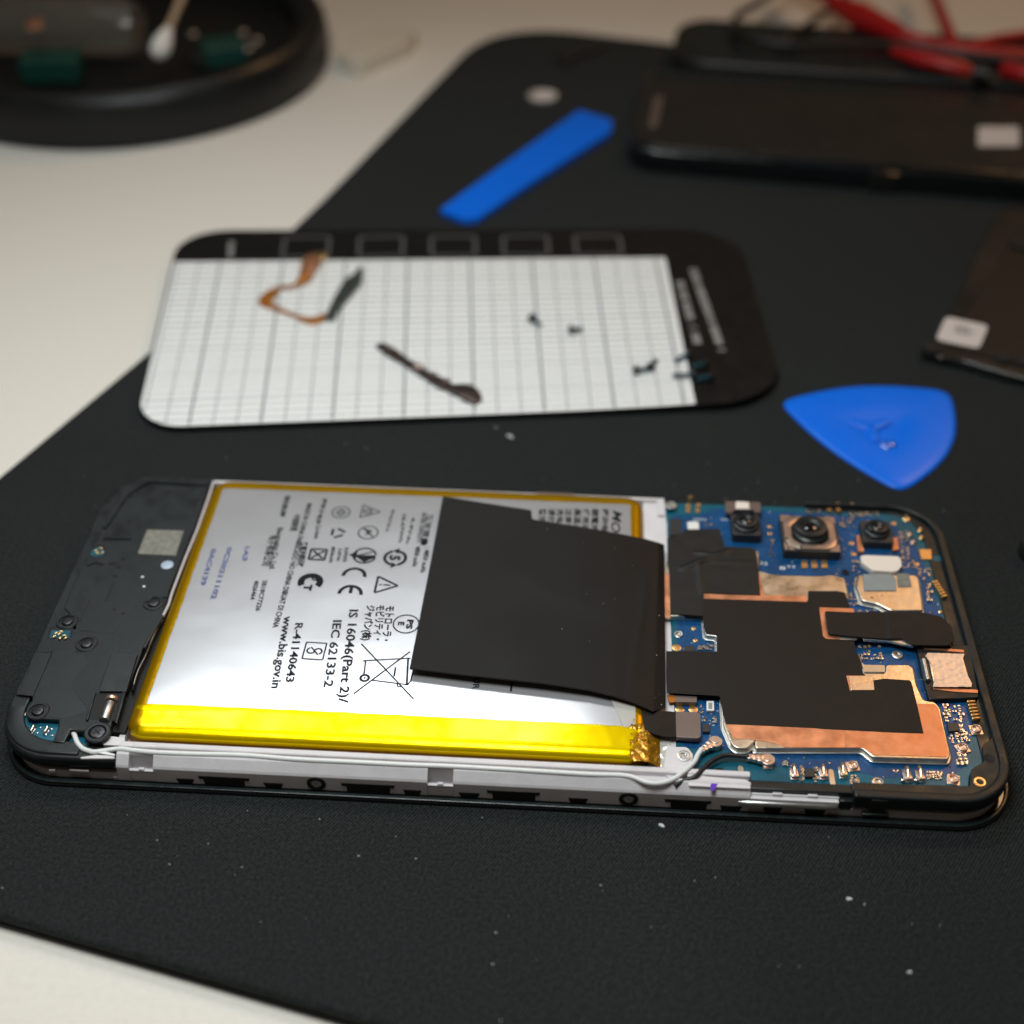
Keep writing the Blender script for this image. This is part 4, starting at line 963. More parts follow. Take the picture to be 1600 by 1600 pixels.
cz('raised_block', ZA, [(700, 1200), (860, 1205), (790, 1440), (620, 1440)], 6.25, 6.75, 'black2', .1)
cz('rib', ZA, [(232, 1178), (328, 1182), (322, 1196), (228, 1192)], 6.25, 6.6, 'black2', .05, .05)
cz('rib', ZA, [(640, 470), (820, 470), (815, 486), (640, 484)], 6.25, 6.6, 'black2', .05, .05)
cz('rib', ZA, [(770, 190), (900, 100), (980, 100), (1300, 130), (1290, 150), (930, 130), (800, 210), (660, 420), (640, 410)], 6.25, 6.7, 'black', .08, .1)
cz('side_step', ZA, [(235, 1185), (325, 1195), (205, 1470), (110, 1460), (165, 1350)], 6.25, 6.5, 'black2', .08)
cz('film_sticker', ZA, [(335, 1190), (510, 1180), (545, 1260), (440, 1400), (545, 1560), (400, 1610), (270, 1600), (215, 1480)], 6.28, 6.33, 'black2', .02)
cz('film_sticker', ZA, [(440, 1405), (560, 1270), (690, 1220), (610, 1440), (545, 1540)], 6.28, 6.325, 'black', .02)
cz('code_label', ZA, [(920, 430), (1148, 436), (1098, 592), (860, 580)], 6.34, 6.42, 'label', .02, .1)
G().lathe((*ZA(1045, 650, 6.45), 0), [(1.15, 6.3), (1.15, 6.45), (.9, 6.52), (.02, 6.52)], 24).build('liquid_indicator', M['dot'], cov, 0, 50)
for x, y in ((890, 725), (900, 785)): G().cyl(*ZA(x, y, 6.4), 6.3, 6.42, .28, 12).build('alignment_dot', M['silk'], cov)
for x, y, a, b in ((700, 635, 1.2, .8), (770, 610, .7, .6), (742, 660, .7, .6), (720, 715, .8, .6), (715, 925, .6, .5), (770, 950, .6, .45), (815, 222, 1.1, .5), (650, 495, .9, .5)):
    G().box(*ZA(x, y, 6.42), 6.2, 6.415, a, b, .15).build('hole', M['void'], cov)
for pts in ([(655, 880), (668, 882), (712, 765), (700, 760)], [(300, 1195), (312, 1197), (240, 1400), (228, 1398)], [(470, 1180), (505, 1182), (512, 1200), (470, 1198)], [(560, 860), (566, 862), (500, 1010), (493, 1008)], [(740, 200), (752, 204), (650, 430), (640, 426)], [(980, 880), (1045, 838), (1050, 846), (990, 895)]):
    cz('seam', ZA, pts, 6.2, 6.345, 'void', 0, .05)
cz('rib', ZA, [(1000, 845), (1050, 838), (1048, 850), (960, 850), (925, 880), (915, 872), (940, 845)], 6.25, 6.55, 'black2', .05, .05)
cz('rib', ZA, [(540, 640), (600, 620), (650, 640), (645, 652), (600, 634), (545, 655)], 6.25, 6.5, 'black2', .04, .05)
cz('rib', ZA, [(1010, 960), (1022, 965), (905, 1170), (893, 1165)], 6.25, 6.7, 'black2', .05, .05)
# windows down to the board
def win(Z, pts, comps):
    cz('board_window', Z, pts, 6.2, 6.315, 'void', 0, .2)
    cx_ = sum(p[0] for p in pts) / len(pts); cy_ = sum(p[1] for p in pts) / len(pts)
    sub = [(cx_ + (p[0] - cx_) * .78, cy_ + (p[1] - cy_) * .7 + 6) for p in pts]
    cz('contact_board', Z, sub, 6.3, 6.33, 'pcb_teal', 0, .1)
    for x, y in comps: G().box(*Z(x, y, 6.5), 6.32, 6.75, .7, .35, rnd.uniform(0, 1.5)).build('spring_contact', M['gold'], cov, .08)
win(ZA, [(570, 545), (610, 520), (655, 530), (665, 590), (600, 605), (550, 590)], [(628, 550), (610, 580), (640, 575), (600, 565)])
win(ZA, [(310, 1040), (460, 1045), (445, 1110), (290, 1110)], [(380, 1070), (370, 1085), (400, 1095), (350, 1080), (410, 1110), (375, 1110), (340, 1100)])
for x, y in ((960, 885), (420, 1000), (540, 1140), (235, 1560)):
    c = ZA(x, y, 6.5); put('screw_socket', SOCK, (*c, 6.28), cov); put('screw', SCR, (*c, 6.2), cov, rnd.random())
c = ZB(610, 662, 6.3)
G().lathe((*c, 0), [(2.2, 6.2), (2.2, 6.5), (2.0, 6.65), (1.5, 6.65), (1.4, 6.5), (1.3, 6.25)], 30).build('screw_socket', M['black2'], cov, 0, 30)
put('screw', screw_mesh(1.35), (*c, 6.24), cov, .3)
# recess with vibration motor
cz('motor_bay', ZB, [(600, 405), (770, 405), (715, 585), (545, 575)], 6.2, 6.32, 'void', 0, .2)
G().tube([(*ZB(690, 470, 6.6), 6.3), (*ZB(650, 580, 6.6), 6.3)], .95, 20).build('vibration_motor', M['steel'], cov, .1, 60)
G().tube([(*ZB(702, 440, 6.6), 6.35), (*ZB(695, 462, 6.6), 6.35)], 1.15, 20).build('motor_weight', M['rose'], cov, .1, 60)
g = G(); g.prism(tr(ZB, [(765, 400), (785, 405), (730, 600), (712, 590)], 6.8), 6.2, 6.8); g.prism(tr(ZB, [(585, 430), (598, 405), (548, 578), (535, 575)], 6.7), 6.2, 6.7); g.build('bay_wall', M['black2'], cov, .06)
# bottom left corner: bare board with clips
bb = put('antenna_board', None, (*Z8(400, 450, 5.3), 4.5), ph)
G().prism(tr(Z8, [(150, 280), (390, 130), (470, 380), (740, 380), (700, 670), (370, 655), (280, 590), (170, 400)], 5.3), 4.5, 5.3).build('board_base', M['pcb_teal'], bb, .05)
g2 = G(); g2.box(0, 0, 0, .35, .7, 1.3); g2.tube([(0, .5, .3), (0, .9, .6), (0, .6, .9), (0, 0, .7), (0, -.4, .6)], .2, 8, 1)
CL2 = g2.mesh('spring_clip', [M['solder'], M['gold']], .05, 35)
for x, y in ((405, 500), (580, 510)): put('spring_clip', CL2, (*Z8(x, y, 5.5), 5.3), bb, -.25)
for x, y, m_ in ((235, 175, 'gold'), (215, 215, 'solder'), (260, 235, 'solder'), (205, 275, 'rose'), (330, 270, 'rose'), (290, 310, 'solder'), (250, 200, 'gold')):
    G().box(*Z8(x, y, 5.8), 5.3, 5.85, .8, .4, rnd.uniform(0, 1.5)).build('spring_contact', M[m_], bb, .1)
for x, y, m_ in ((500, 450, 'solder'), (460, 520, 'solder'), (640, 470, 'solder'), (650, 550, 'rose'), (440, 640, 'solder'), (600, 655, 'solder'), (345, 450, 'chip')):
    G().box(*Z8(x, y, 5.5), 5.29, 5.5, .45, .2, .5).build('capacitor', M[m_], bb, .03)
# raised black edge strip between the speaker cover and the battery, with a bright rim
ep_ = [(1322, 130), (1290, 230), (1215, 440), (1140, 620), (1060, 830), (1040, 900), (985, 1010)]
G().tube([(*ZA(x + 14, y, 6.1), 6.1) for x, y in ep_], .28, 8).build('rim_strip', M['alu_dark'], cov, 0, 60)
ep2 = [(985, 1010, 6.1), (930, 1130, 6.0), (890, 1230, 6.0), (850, 1310, 6.0), (822, 1400, 5.9), (815, 1440, 5.9)]
G().tube(smooth_path([(*ZA(x + 14, y, z), z) for x, y, z in ep2], 4), .3, 8).build('rim_strip', M['glassblack'], cov, 0, 60)
tag(G().prism([(17.2, 8), (20.9, 8), (20.9, 73.8), (19.6, 73.8), (17.6, 35)], 2.4, 4.9).build('gasket', M['void'], ph), 'black gasket')
# bottom-left outside details
for a, b, z_, m_ in ((548 / 8, 0, 0, 0),): pass
G().box(wallx(124, 1.25, 2.6), 1.3, 2.5, 2.95, 3.2, .3).build('side_slot', M['alu_dark'], ph, .08)
G().box(wallx(82, 1.3, 2.2), 1.35, 1.9, 2.7, 1.1, .3, .1).build('side_slot', M['alu_dark'], ph, .12)
# white paint strip at the very left start of the cable channel
G().prism(tr(Z8, [(1000, 820), (1200, 790), (1430, 800), (1430, 835), (1150, 836), (1010, 838)], 5.95), 5.5, 5.9).build('frame_shoulder', M['alu'], ph, .1)
sheet('cable_tip', tr(Z8, [(1205, 735), (1260, 735), (1440, 785), (1430, 802), (1215, 765)], 6.2), 5.9, .25, M['cable'], ph, .05, .1)
# far side clip on the rail
G().box(PX(868, 769, 5.7)[0], 74.3, 5.5, 5.95, 7.5, .8).build('rail_clip', M['brown'], ph, .1)

# ------------------------------------------------------------------ gridded parts card
CZ = .05; CT = 1.3
cq = [PX(206, 671, CT), PX(1228, 624, CT + 1.2), PX(1152, 357, CT), PX(281, 360, CT)]   # BL BR TR TL
pc = thing('parts_card', (60, 150, 0), 'white gridded parts card with black margin, lying behind the opened phone', 'parts card')
def cb(u, v):
    a, b, c, d = [Vector(q) for q in cq]
    p = a * (1 - u) * (1 - v) + b * u * (1 - v) + c * u * v + d * (1 - u) * v; return (p.x, p.y)
def lift(x, y): return 1.6 * max(0, (x - 85) / 55) ** 2 * max(0, 1 - (y - 112) / 60)
def czf(o): return lambda x, y: CT + lift(x, y) + o
Lx = (Vector(cq[1]) - Vector(cq[0])).length; Ly = (Vector(cq[3]) - Vector(cq[0])).length
def crect(u0, v0, u1, v1, r, n=8, ru=None): return [cb(u, v) for u, v in [(x / Lx, y / Ly) for x, y in rrect(u0 * Lx, v0 * Ly, u1 * Lx, v1 * Ly, r, n)]]
def domed(pts, z0, zf, g, rings=8):
    cx_ = sum(p[0] for p in pts) / len(pts); cy_ = sum(p[1] for p in pts) / len(pts); return g
# card body as a strip grid in u with clipped round corners
def card_mesh(name, m, u0, u1, v0, v1, off, th, rad, N=60):
    g = G(); rows = []
    for i in range(N + 1):
        t = i / N; u = u0 + (u1 - u0) * (1 - cos(pi * t)) / 2
        du0 = (u - u0) * Lx; du1 = (u1 - u) * Lx; cut = [0, 0, 0, 0]
        lo_, hi_ = v0, v1
        for d, (rb, rt) in ((du0, rad[0]), (du1, rad[1])):
            if d < rb: lo_ = max(lo_, v0 + (rb - sqrt(max(0, rb * rb - (rb - d) ** 2))) / Ly)
            if d < rt: hi_ = min(hi_, v1 - (rt - sqrt(max(0, rt * rt - (rt - d) ** 2))) / Ly)
        rows.append([cb(u, lo_ + (hi_ - lo_) * j / 14) for j in range(15)])
    for r in rows:
        for x, y in r: g.v.append((x, y, CT + lift(x, y) + off))
    n = len(g.v)
    for r in rows:
        for x, y in r: g.v.append((x, y, CT + lift(x, y) + off - th))
    R_ = 15
    for i in range(N):
        for j in range(14):
            q = (i * R_ + j, (i + 1) * R_ + j, (i + 1) * R_ + j + 1, i * R_ + j + 1); g.f += [q, tuple(n + t for t in q[::-1])]; g.mi += [0, 0]
    rim_ = [i * R_ for i in range(N + 1)] + [N * R_ + j for j in range(1, R_)] + [i * R_ + R_ - 1 for i in range(N - 1, -1, -1)] + [j for j in range(R_ - 2, 0, -1)]
    for k in range(len(rim_)): a, b = rim_[k], rim_[(k + 1) % len(rim_)]; g.f.append((a, b, n + b, n + a)); g.mi.append(0)
    return g.build(name, m, pc, 0, 40)
card_mesh('black_base', M['cardblack'], 0, 1, 0, 1, 0, 1.2, ((11, 13), (15, 17)))
# white panel: right boundary and top boundary found from the photograph
def inv(px, py):
    best = None; p = Vector(PX(px, py, CT))
    u, v = .5, .5
    for _ in range(30):
        q = Vector(cb(u, v)); du = Vector(cb(u + 1e-3, v)) - q; dv = Vector(cb(u, v + 1e-3)) - q; e = p - q
        det = du.x * dv.y - du.y * dv.x; u += 1e-3 * (e.x * dv.y - e.y * dv.x) / det; v += 1e-3 * (du.x * e.y - du.y * e.x) / det
    return u, v
vt = (inv(290, 408)[1] + inv(1035, 404)[1]) / 2; ut = inv(1035, 404)[0]; ub = inv(1090, 627)[0]; ur = (ut + ub) / 2
card_mesh('white_panel', M['card'], .004, ur, .006, vt, .03, .02, ((10.4, .1), (.1, .1)))
gl = G()
du = 5.22 / Lx; dv = 2.66 / Ly
k = 0; u = 0.012
def strip_line(u0, v0, u1, v1, wd):
    a = Vector(cb(u0, v0)); b = Vector(cb(u1, v1)); d = (b - a).normalized(); nn = Vector((-d.y, d.x)) * wd / 2; n = 12
    for i in range(n):
        p = a + (b - a) * i / n; q = a + (b - a) * (i + 1) / n
        gl.flat([tuple(p + nn), tuple(p - nn), tuple(q - nn), tuple(q + nn)], czf(.045))
while u < ur - .004:
    bold = k % 3 == 2; lo_ = .01
    d = u * Lx
    if d < 11: lo_ = (11 - sqrt(max(0, 121 - (11 - d) ** 2))) / Ly + .01
    strip_line(u, lo_, u, vt - .004, .42 if bold else .2); u += du; k += 1
v = .03; k = 0
while v < vt - .01:
    bold = k % 4 == 3; s0_ = .006
    d = v * Ly
    if d < 11: s0_ = (11 - sqrt(max(0, 121 - (11 - d) ** 2))) / Lx + .006
    strip_line(s0_, v, ur - .004, v, .42 if bold else .34); v += dv; k += 1
gl.build('grid_lines', M['gridink'], pc)
gp = G()
def invc(px, py): return inv(px, py)
for x0, x1 in ((445, 515), (562, 630), (674, 742), (786, 855), (898, 968)):
    A1 = invc(x0, 372)[0]; B1 = invc(x1, 372)[0]; v0_ = vt + .025; v1_ = .955
    for (ua, va, ub_, vb) in ((A1, v0_, A1, v1_), (B1, v0_, B1, v1_), (A1, v1_, B1, v1_), (A1, v0_, B1, v0_)):
        a = Vector(cb(ua, va)); b = Vector(cb(ub_, vb)); d = (b - a).normalized(); nn = Vector((-d.y, d.x)) * (.45)
        gp.flat([tuple(a + nn), tuple(a - nn), tuple(b - nn), tuple(b + nn)], czf(.02))
# two lines and one short line of small blurred print, as word blocks
def blur_words(px0, py0, px1, py1, n, wd):
    a = Vector(PX(px0, py0, CT)); b = Vector(PX(px1, py1, CT)); d = b - a; L = d.length; d.normalize(); nn = Vector((-d.y, d.x)) * wd / 2; t = 0
    while t < L:
        w2 = rnd.uniform(.35, .7)
        if rnd.random() > .16:
            p = a + d * t; q = a + d * (t + w2)
            gp.flat([tuple(p + nn), tuple(p - nn), tuple(q - nn), tuple(q + nn)], czf(.02))
        t += w2 + .45
gp.build('margin_print', M['greyprint'], pc); gp = G()
blur_words(1082, 418, 1128, 552, 0, 1.9); blur_words(1062, 440, 1090, 538, 0, 1.9); blur_words(362, 372, 360, 402, 0, 1.4)
tag(gp.build('margin_words', M['wordprint'], pc), kind='stuff')

def onc(x, y, dz=0): p = ZC(x, y, CT + .3); return (p[0], p[1], CT + lift(*p) + .06 + dz)
# amber flex cable on the card
fx = thing('flex_cable', (*PX(500, 470, 1.4), 1.4), 'amber ribbon cable with a dark button strip, curled on the white grid', 'ribbon cable')
def ribbon(name, pts, wds, m, parent, th=.15):
    P = smooth_path(pts, 5); n = len(P); g = G()
    W2 = []
    for k in range(n):
        t = k / (n - 1) * (len(wds) - 1); i = min(int(t), len(wds) - 2); W2.append(wds[i] + (wds[i + 1] - wds[i]) * (t - i))
    for k in range(n):
        t = (P[min(k + 1, n - 1)] - P[max(k - 1, 0)]).normalized(); s_ = t.cross(Vector((0, 0, 1))).normalized() * W2[k] / 2
        g.v += [tuple(P[k] + s_), tuple(P[k] - s_), tuple(P[k] - s_ - Vector((0, 0, th))), tuple(P[k] + s_ - Vector((0, 0, th)))]
    for k in range(n - 1):
        for j in range(4): g.f.append((4 * k + j, 4 * k + (j + 1) % 4, 4 * k + 4 + (j + 1) % 4, 4 * k + 4 + j)); g.mi.append(0)
    g.f += [(0, 1, 2, 3), (4 * n - 1, 4 * n - 2, 4 * n - 3, 4 * n - 4)]; g.mi += [0, 0]
    return g.build(name, m, parent, .03)
ribbon('ribbon', [onc(855, 185, 1.2), onc(815, 215, 1.8), onc(790, 280, 1.4), onc(740, 308, .6), onc(670, 318, .5), onc(630, 350, .5), onc(612, 378, .4), onc(660, 405, .4), onc(740, 435, .3), onc(825, 462, .3), onc(880, 440, .3), onc(905, 448, .3)],
       [3.0, 4.2, 3.2, 1.2, 1.8, 3.6, 3.2, 1.8, 1.2, 3.2, 2.6, 1.6], M['amberflex'], fx)
ribbon('copper_end', [onc(850, 180, 1.35), onc(822, 215, 1.95), onc(800, 270, 1.65)], [3.4, 4.4, 2.6], M['copper'], fx)
G().lathe(onc(858, 185, .7), [(1.9, 0), (1.9, .7), (1.2, .9)], 16).build('contact', M['gold'], fx, .05)
ribbon('button_strip', [onc(900, 458, .9), onc(925, 410, 1.2), onc(965, 350, 1.3), onc(1005, 295, 1.3), onc(1028, 262, 1.0), onc(1038, 225, .8)], [2.2, 2.6, 3.6, 4.4, 2.2, .9], M['darkflex'], fx, .9)
for x, y in ((950, 372), (985, 322)): G().box(*onc(x, y)[:2], CT + 1.2, CT + 1.7, 2.2, 1.6, .9).build('button', M['chip'], fx, .15)
bk = thing('metal_bracket', (*PX(680, 590, 1.4), 1.4), 'narrow dark metal strip bracket lying aslant on the white grid', 'bracket')
ribbon('strip', [onc(1122, 572, .9), onc(1180, 610, .9), onc(1250, 655, .9), onc(1330, 705, .9), onc(1400, 745, .9), onc(1440, 765, .9)], [2.0, 2.8, 2.0, 2.4, 3.2, 2.0], M['bracket'], bk, .7)
ribbon('foot', [onc(1425, 762, .9), onc(1470, 775, 1.1), onc(1510, 785, 1.1), onc(1545, 812, .9), onc(1568, 826, .8)], [2.0, 3.4, 5.0, 4.0, 1.6], M['bracket'], bk, .8)
G().lathe(onc(1296, 676, .9), [(1.1, 0), (1.1, .25), (.7, .35)], 18).build('contact', M['rose'], bk, 0, 40)
for x, y in ((1360, 712), (1170, 596), (1420, 742)): G().box(*onc(x, y)[:2], CT + .8, CT + 1.4, 1.6, 1.2, -.5).build('lug', M['brown'], bk, .1)

# loose screws
def loose_screw(hx, hy, tx_, ty_, label, upright=False, L=3.6):
    zb = CT + .06; hp = Vector(PX(hx, hy, CT + .8)); tp = Vector(PX(tx_, ty_, CT + .5))
    zb += lift(*hp)
    d3 = Vector((tp.x - hp.x, tp.y - hp.y, 0)); d3.normalize()
    s_ = thing('small_screw', (hp.x, hp.y, zb), label, 'screw', 'tiny black screws on the parts card')
    if upright: q = Matrix.Identity(3); base = Vector((hp.x, hp.y, zb)); L = 2.6
    else:
        q = Vector((0, 0, 1)).rotation_difference((d3 * cos(.12) + Vector((0, 0, -sin(.12)))).normalized()).to_matrix(); base = Vector((hp.x, hp.y, zb + 1.15))
    if upright:
        G().lathe(base, [(1.1, 0), (1.1, .4), (.9, .55), (.5, .5), (.45, .3)], 18).build('head', M['screw'], s_, 0, 35)
        G().lathe(base, [(.5, .5), (.5, L), (.3, L + .2)], 12).build('shank', M['threadlock'], s_, 0, 35)
    else:
        G().lathe(base, [(1.0, -.45), (1.1, -.3), (1.1, .25), (.55, .3)], 18, rot=q).build('head', M['screw'], s_, 0, 35)
        pr_ = []
        for k in range(8): pr_ += [(.55, .3 + k * L / 8), (.42, .3 + (k + .5) * L / 8)]
        G().lathe(base, pr_ + [(.3, L + .4)], 12, rot=q).build('shank', M['threadlock'], s_, 0, 35)
loose_screw(831, 499, 846, 510, 'left one of the two lone black screws in the middle of the white panel', L=3.0)
loose_screw(892, 517, 908, 516, 'right one of the two lone black screws in the middle of the white panel', L=2.6)
loose_screw(994, 581, 1018, 579, 'black screw lying sideways on the white grid near the screw cluster', L=3.6)
loose_screw(1016, 577, 1028, 560, 'black screw standing aslant on the white grid near the screw cluster', L=4.0)
loose_screw(1076, 556, 1054, 567, 'farthest black screw of the cluster at the edge of the black margin', L=4.0)
loose_screw(1084, 590, 1053, 590, 'nearest black screw of the cluster, its tip on the white grid', L=4.6)
loose_screw(1101, 574, 1082, 578, 'black screw of the cluster with a blue glint, on the black margin', L=3.0)
loose_screw(1110, 594, 1092, 598, 'rightmost black screw of the cluster, on the black margin', L=3.0)

# ------------------------------------------------------------------ blue tools
pk = thing('opening_pick', (*PX(1380, 680, 0), 0), 'blue triangular plastic opening pick right of the parts card', 'pick')
pa, pb, pcn = Vector(PX(1217, 624, .8)), Vector(PX(1486, 608, .8)), Vector(PX(1409, 767, .8))
def bulge(a, b, k, n=22):
    d = b - a; nn = Vector((d.y, -d.x)); ctr = (pa + pb + pcn) / 3
    if (ctr - (a + b) / 2).dot(nn) > 0: nn = -nn
    return [a + d * (i / n) + nn * k * sin(pi * i / n) for i in range(n)]
pts = bulge(pa, pb, .10) + bulge(pb, pcn, .13) + bulge(pcn, pa, .06)
pts = [tuple(p) for p in pts]
# round the three corners by resampling with a moving average
for _ in range(3): pts = [tuple((Vector(pts[i - 1]) + Vector(pts[i]) * 2 + Vector(pts[(i + 1) % len(pts)])) / 4) for i in range(len(pts))]
ctr = Vector((sum(p[0] for p in pts) / len(pts), sum(p[1] for p in pts) / len(pts)))
g = G(); n = len(pts); rings = [(1.0, .12), (.985, .42), (.95, .62), (.85, .74), (.6, .86), (.42, .86), (.34, .70), (.22, .55), (.1, .5)]
dent = Vector(PX(1378, 672, .8))
g.v = [(p[0], p[1], .02) for p in pts]
for s_, z in rings:
    c_ = ctr * min(1, s_ * 1.2) + dent * max(0, 1 - s_ * 1.2) if s_ < .8 else ctr
    g.v += [(c_.x + (p[0] - ctr.x) * s_, c_.y + (p[1] - ctr.y) * s_, z) for p in pts]
for r in range(len(rings)):
    for i in range(n): j = (i + 1) % n; g.f.append((r * n + i, r * n + j, (r + 1) * n + j, (r + 1) * n + i))
g.f.append(tuple(range(n - 1, -1, -1))); g.f.append(tuple(len(rings) * n + i for i in range(n))); g.mi = [0] * len(g.f)
g.build('blade', M['blue'], pk, 0, 80)
G().lathe((*PX(1389, 692, 1.2), .8), [(1.9, 0), (1.5, .28), (.8, .42), (.05, .46)], 24, sy=.8).build('glint_dome', M['pick_glint'], pk, 0, 80)  # dome added only to catch a highlight, not a part of the pick
# raised three-lobed grip mark in the middle
lobe = G()
dc = Vector(PX(1362, 668, .9))
for a in (radians(35), radians(150), radians(270)):
    lobe.tube([(dc.x + .3 * cos(a), dc.y + .3 * sin(a), .80), (dc.x + 3.2 * cos(a), dc.y + 3.2 * sin(a), .86), (dc.x + 5.2 * cos(a), dc.y + 5.2 * sin(a), .82)], [1.2, 1.3, .9], 12, 0, .28)
lobe.build('grip_mark', M['blue'], pk, 0, 80)

sp = thing('spudger_bar', (*PX(820, 255, 0), 0), 'long flat blue plastic spudger lying aslant on the black mat', 'spudger')
q = [PX(x, y, 2.0) for x, y in ((687, 326), (724, 341), (748, 339), (820, 291), (890, 246), (955, 205), (957, 186), (905, 171), (850, 211), (770, 268))]
q = round_poly(q, .6, 3)
p0 = Vector(q[0])
L0 = (Vector(PX(940, 185, 2)) - p0).length; dd = (Vector(PX(940, 185, 2)) - p0).normalized()
def spz(x, y):
    t = (Vector((x, y)) - p0).dot(dd) / L0; return 1.8 + .35 * sin(pi * min(1, max(0, t))) ** .7
g = G().prism(q, .05, 2.0, zf=spz); g.build('bar', M['blue'], sp, .3, 50)

# small pale chip of card above the spudger
wp = thing('paper_scrap', (*PX(846, 150, 0), 0), 'tiny pale oval scrap on the black mat above the blue spudger', 'scrap')
g = G(); c = Vector(PX(848, 150, .6)); g.prism([(c.x + 5.0 * cos(a_ * pi / 9) * (1 if a_ % 2 else .93), c.y + 4.3 * sin(a_ * pi / 9)) for a_ in range(18)], .02, 1.2); g.build('scrap', M['paper'], wp, .3)
G().box(c.x - 3.2, c.y + .3, 1.15, 1.4, 2.0, 2.4).build('red_tip', M['rose'], wp, .1)
# thin dark wire clip beside it
wr = tag(G().tube(smooth_path([(*PX(868, 88, 1), .8), (*PX(885, 98, 1), 1.6), (*PX(905, 86, 1), 1.5), (*PX(930, 80, 1), 1.4), (*PX(948, 68, 1), .8)], 5), .7, 8).build('dark_wire', M['blackrub'], None, 0, 60), 'short dark bent wire on the far end of the black mat', 'wire')

# ------------------------------------------------------------------ second phone, spare covers, leads
s2p = thing('dark_phone', (150, 265, 0), 'glossy dark phone lying at the far right of the mat with a small white sticker', 'phone')
na = Vector(PX(975, 262, 1)); nb_ = Vector(PX(1600, 312, 1)); de = (nb_ - na).normalized(); pe = Vector((-de.y, de.x))
def ph2(u, v): p = na + de * u + pe * v; return (p.x, p.y)
def prr(u0, v0, u1, v1, r): return [ph2(x, y) for x, y in rrect(u0, v0, u1, v1, r, 8)]
W2 = 62
G().prism(prr(0, 0, 160, W2, 9), .05, 7.0).build('body', M['glassblack'], s2p, 1.2, seg=4)
G().prism(prr(2.2, 2.2, 158, W2 - 2.2, 8), 6.9, 7.6).build('back_panel', M['backcover'], s2p, .35, seg=3)
G().prism(prr(3, W2 - 8.5, 156, W2 - 3.2, 2), 7.55, 8.0).build('edge_band', M['bezel'], s2p, .2)
G().prism(prr(5.2, 14, 7.8, 38, 1.2), 7.55, 7.9).build('speaker_slot', M['brown'], s2p, .15)
sa = Vector(PX(1528, 198, 7.8)); sb = Vector(PX(1592, 198, 7.8)); s_c = Vector(PX(1528, 228, 7.8))
G().prism(round_poly([tuple(sa), tuple(sb), tuple(sb + (s_c - sa)), tuple(s_c)], 1), 7.6, 7.9).build('white_sticker', M['paper'], s2p, .1)

for u_, w_, h_ in ((118, 13, 2.2), (146, 6, 1.6), (70, 8, 1.2)):
    G().prism([ph2(u_, -1.6), ph2(u_ + w_, -1.6), ph2(u_ + w_, 2.6), ph2(u_, 2.6)], 1.0, 5.2 + h_).build('edge_tab', M['backcover'], s2p, .4)
G().prism([ph2(108, 2.3), ph2(109, 2.3), ph2(109, W2 - 2.3), ph2(108, W2 - 2.3)], 7.5, 7.63).build('seam', M['void'], s2p)
G().prism([ph2(12, 4), ph2(98, 4), ph2(98, 4.8), ph2(12, 4.8)], 7.5, 7.64).build('seam', M['void'], s2p)
for u_, v_ in ((30, 30), (58, 12), (84, 33), (66, 40)): G().cyl(*ph2(u_, v_), 7.5, 7.68, 1.8, 16).build('screw_post', M['void'], s2p, .05)
sc2 = thing('black_case', (190, 330, 0), 'black case with rounded corner behind the dark phone, red leads on it', 'case')
g = G(); na2 = na + pe * (W2 + 5) + de * 7
def ph3(u, v): p = na2 + de * u + pe * v; return (p.x, p.y)
G().prism([ph3(x, y) for x, y in rrect(0, 0, 170, 40, 13, 8)], .05, 8.5).build('shell', M['blackrub'], sc2, 2.0, seg=4)
G().prism([ph3(x, y) for x, y in rrect(4, 4, 166, 36, 10, 8)], 8.4, 9.0).build('lid', M['bezel'], sc2, .4)

cvr = thing('spare_mid_cover', (215, 155, 0), 'dark plastic back cover with notched edge and white label, at the right edge', 'cover')
def PZ(*pts, z=2.6): return [PX(x, y, z) for x, y in pts]
body2 = PZ((1478, 505), (1452, 540), (1462, 556), (1500, 560), (1560, 578), (1640, 600), (1760, 640), (1900, 420), (1760, 300), (1600, 318), (1560, 330), (1535, 372))
G().prism(round_poly(body2, 2), .3, 2.4).build('shell', M['backcover'], cvr, .5, seg=3)
G().prism(round_poly(PZ((1500, 505), (1480, 540), (1560, 562), (1700, 600), (1780, 420), (1600, 350)), 2), 2.3, 2.9).build('inner_plate', M['flex'], cvr, .3)
for x, y in ((1455, 545), (1568, 560), (1600, 566)): G().cyl(*PX(x, y, 2.6), .4, 3.3, 2.1, 18).build('screw_post', M['void'], cvr, .2)
for x, y in ((1490, 566), (1515, 573), (1545, 582), (1575, 590)): G().box(*PX(x, y, 1), .2, 1.6, 3.4, 1.4, -.4).build('snap_tab', M['black'], cvr, .2)
G().cyl(*PX(1600, 382, 3), .4, 3.8, 3.6, 20).build('camera_hole', M['void'], cvr, .2)
lq = PZ((1478, 494), (1545, 508), (1530, 544), (1462, 530), z=3.1)
G().prism(round_poly(lq, 1.6, 4), 2.85, 3.05).build('white_label', M['paper'], cvr, .05)
la_, lb_ = Vector(PX(1492, 514, 3.1)), Vector(PX(1522, 520, 3.1))
g = G()
for k, (o_, l_) in enumerate(((-1.1, .8), (.2, 1.0), (1.5, .7))):
    d = (lb_ - la_); nn = Vector((-d.y, d.x)).normalized(); p = la_ + nn * o_; q_ = p + d * l_; h = nn * .3
    g.flat([tuple(p + h), tuple(p - h), tuple(q_ - h), tuple(q_ + h)], 3.07)
g.build('label_print', M['inkgrey'], cvr)

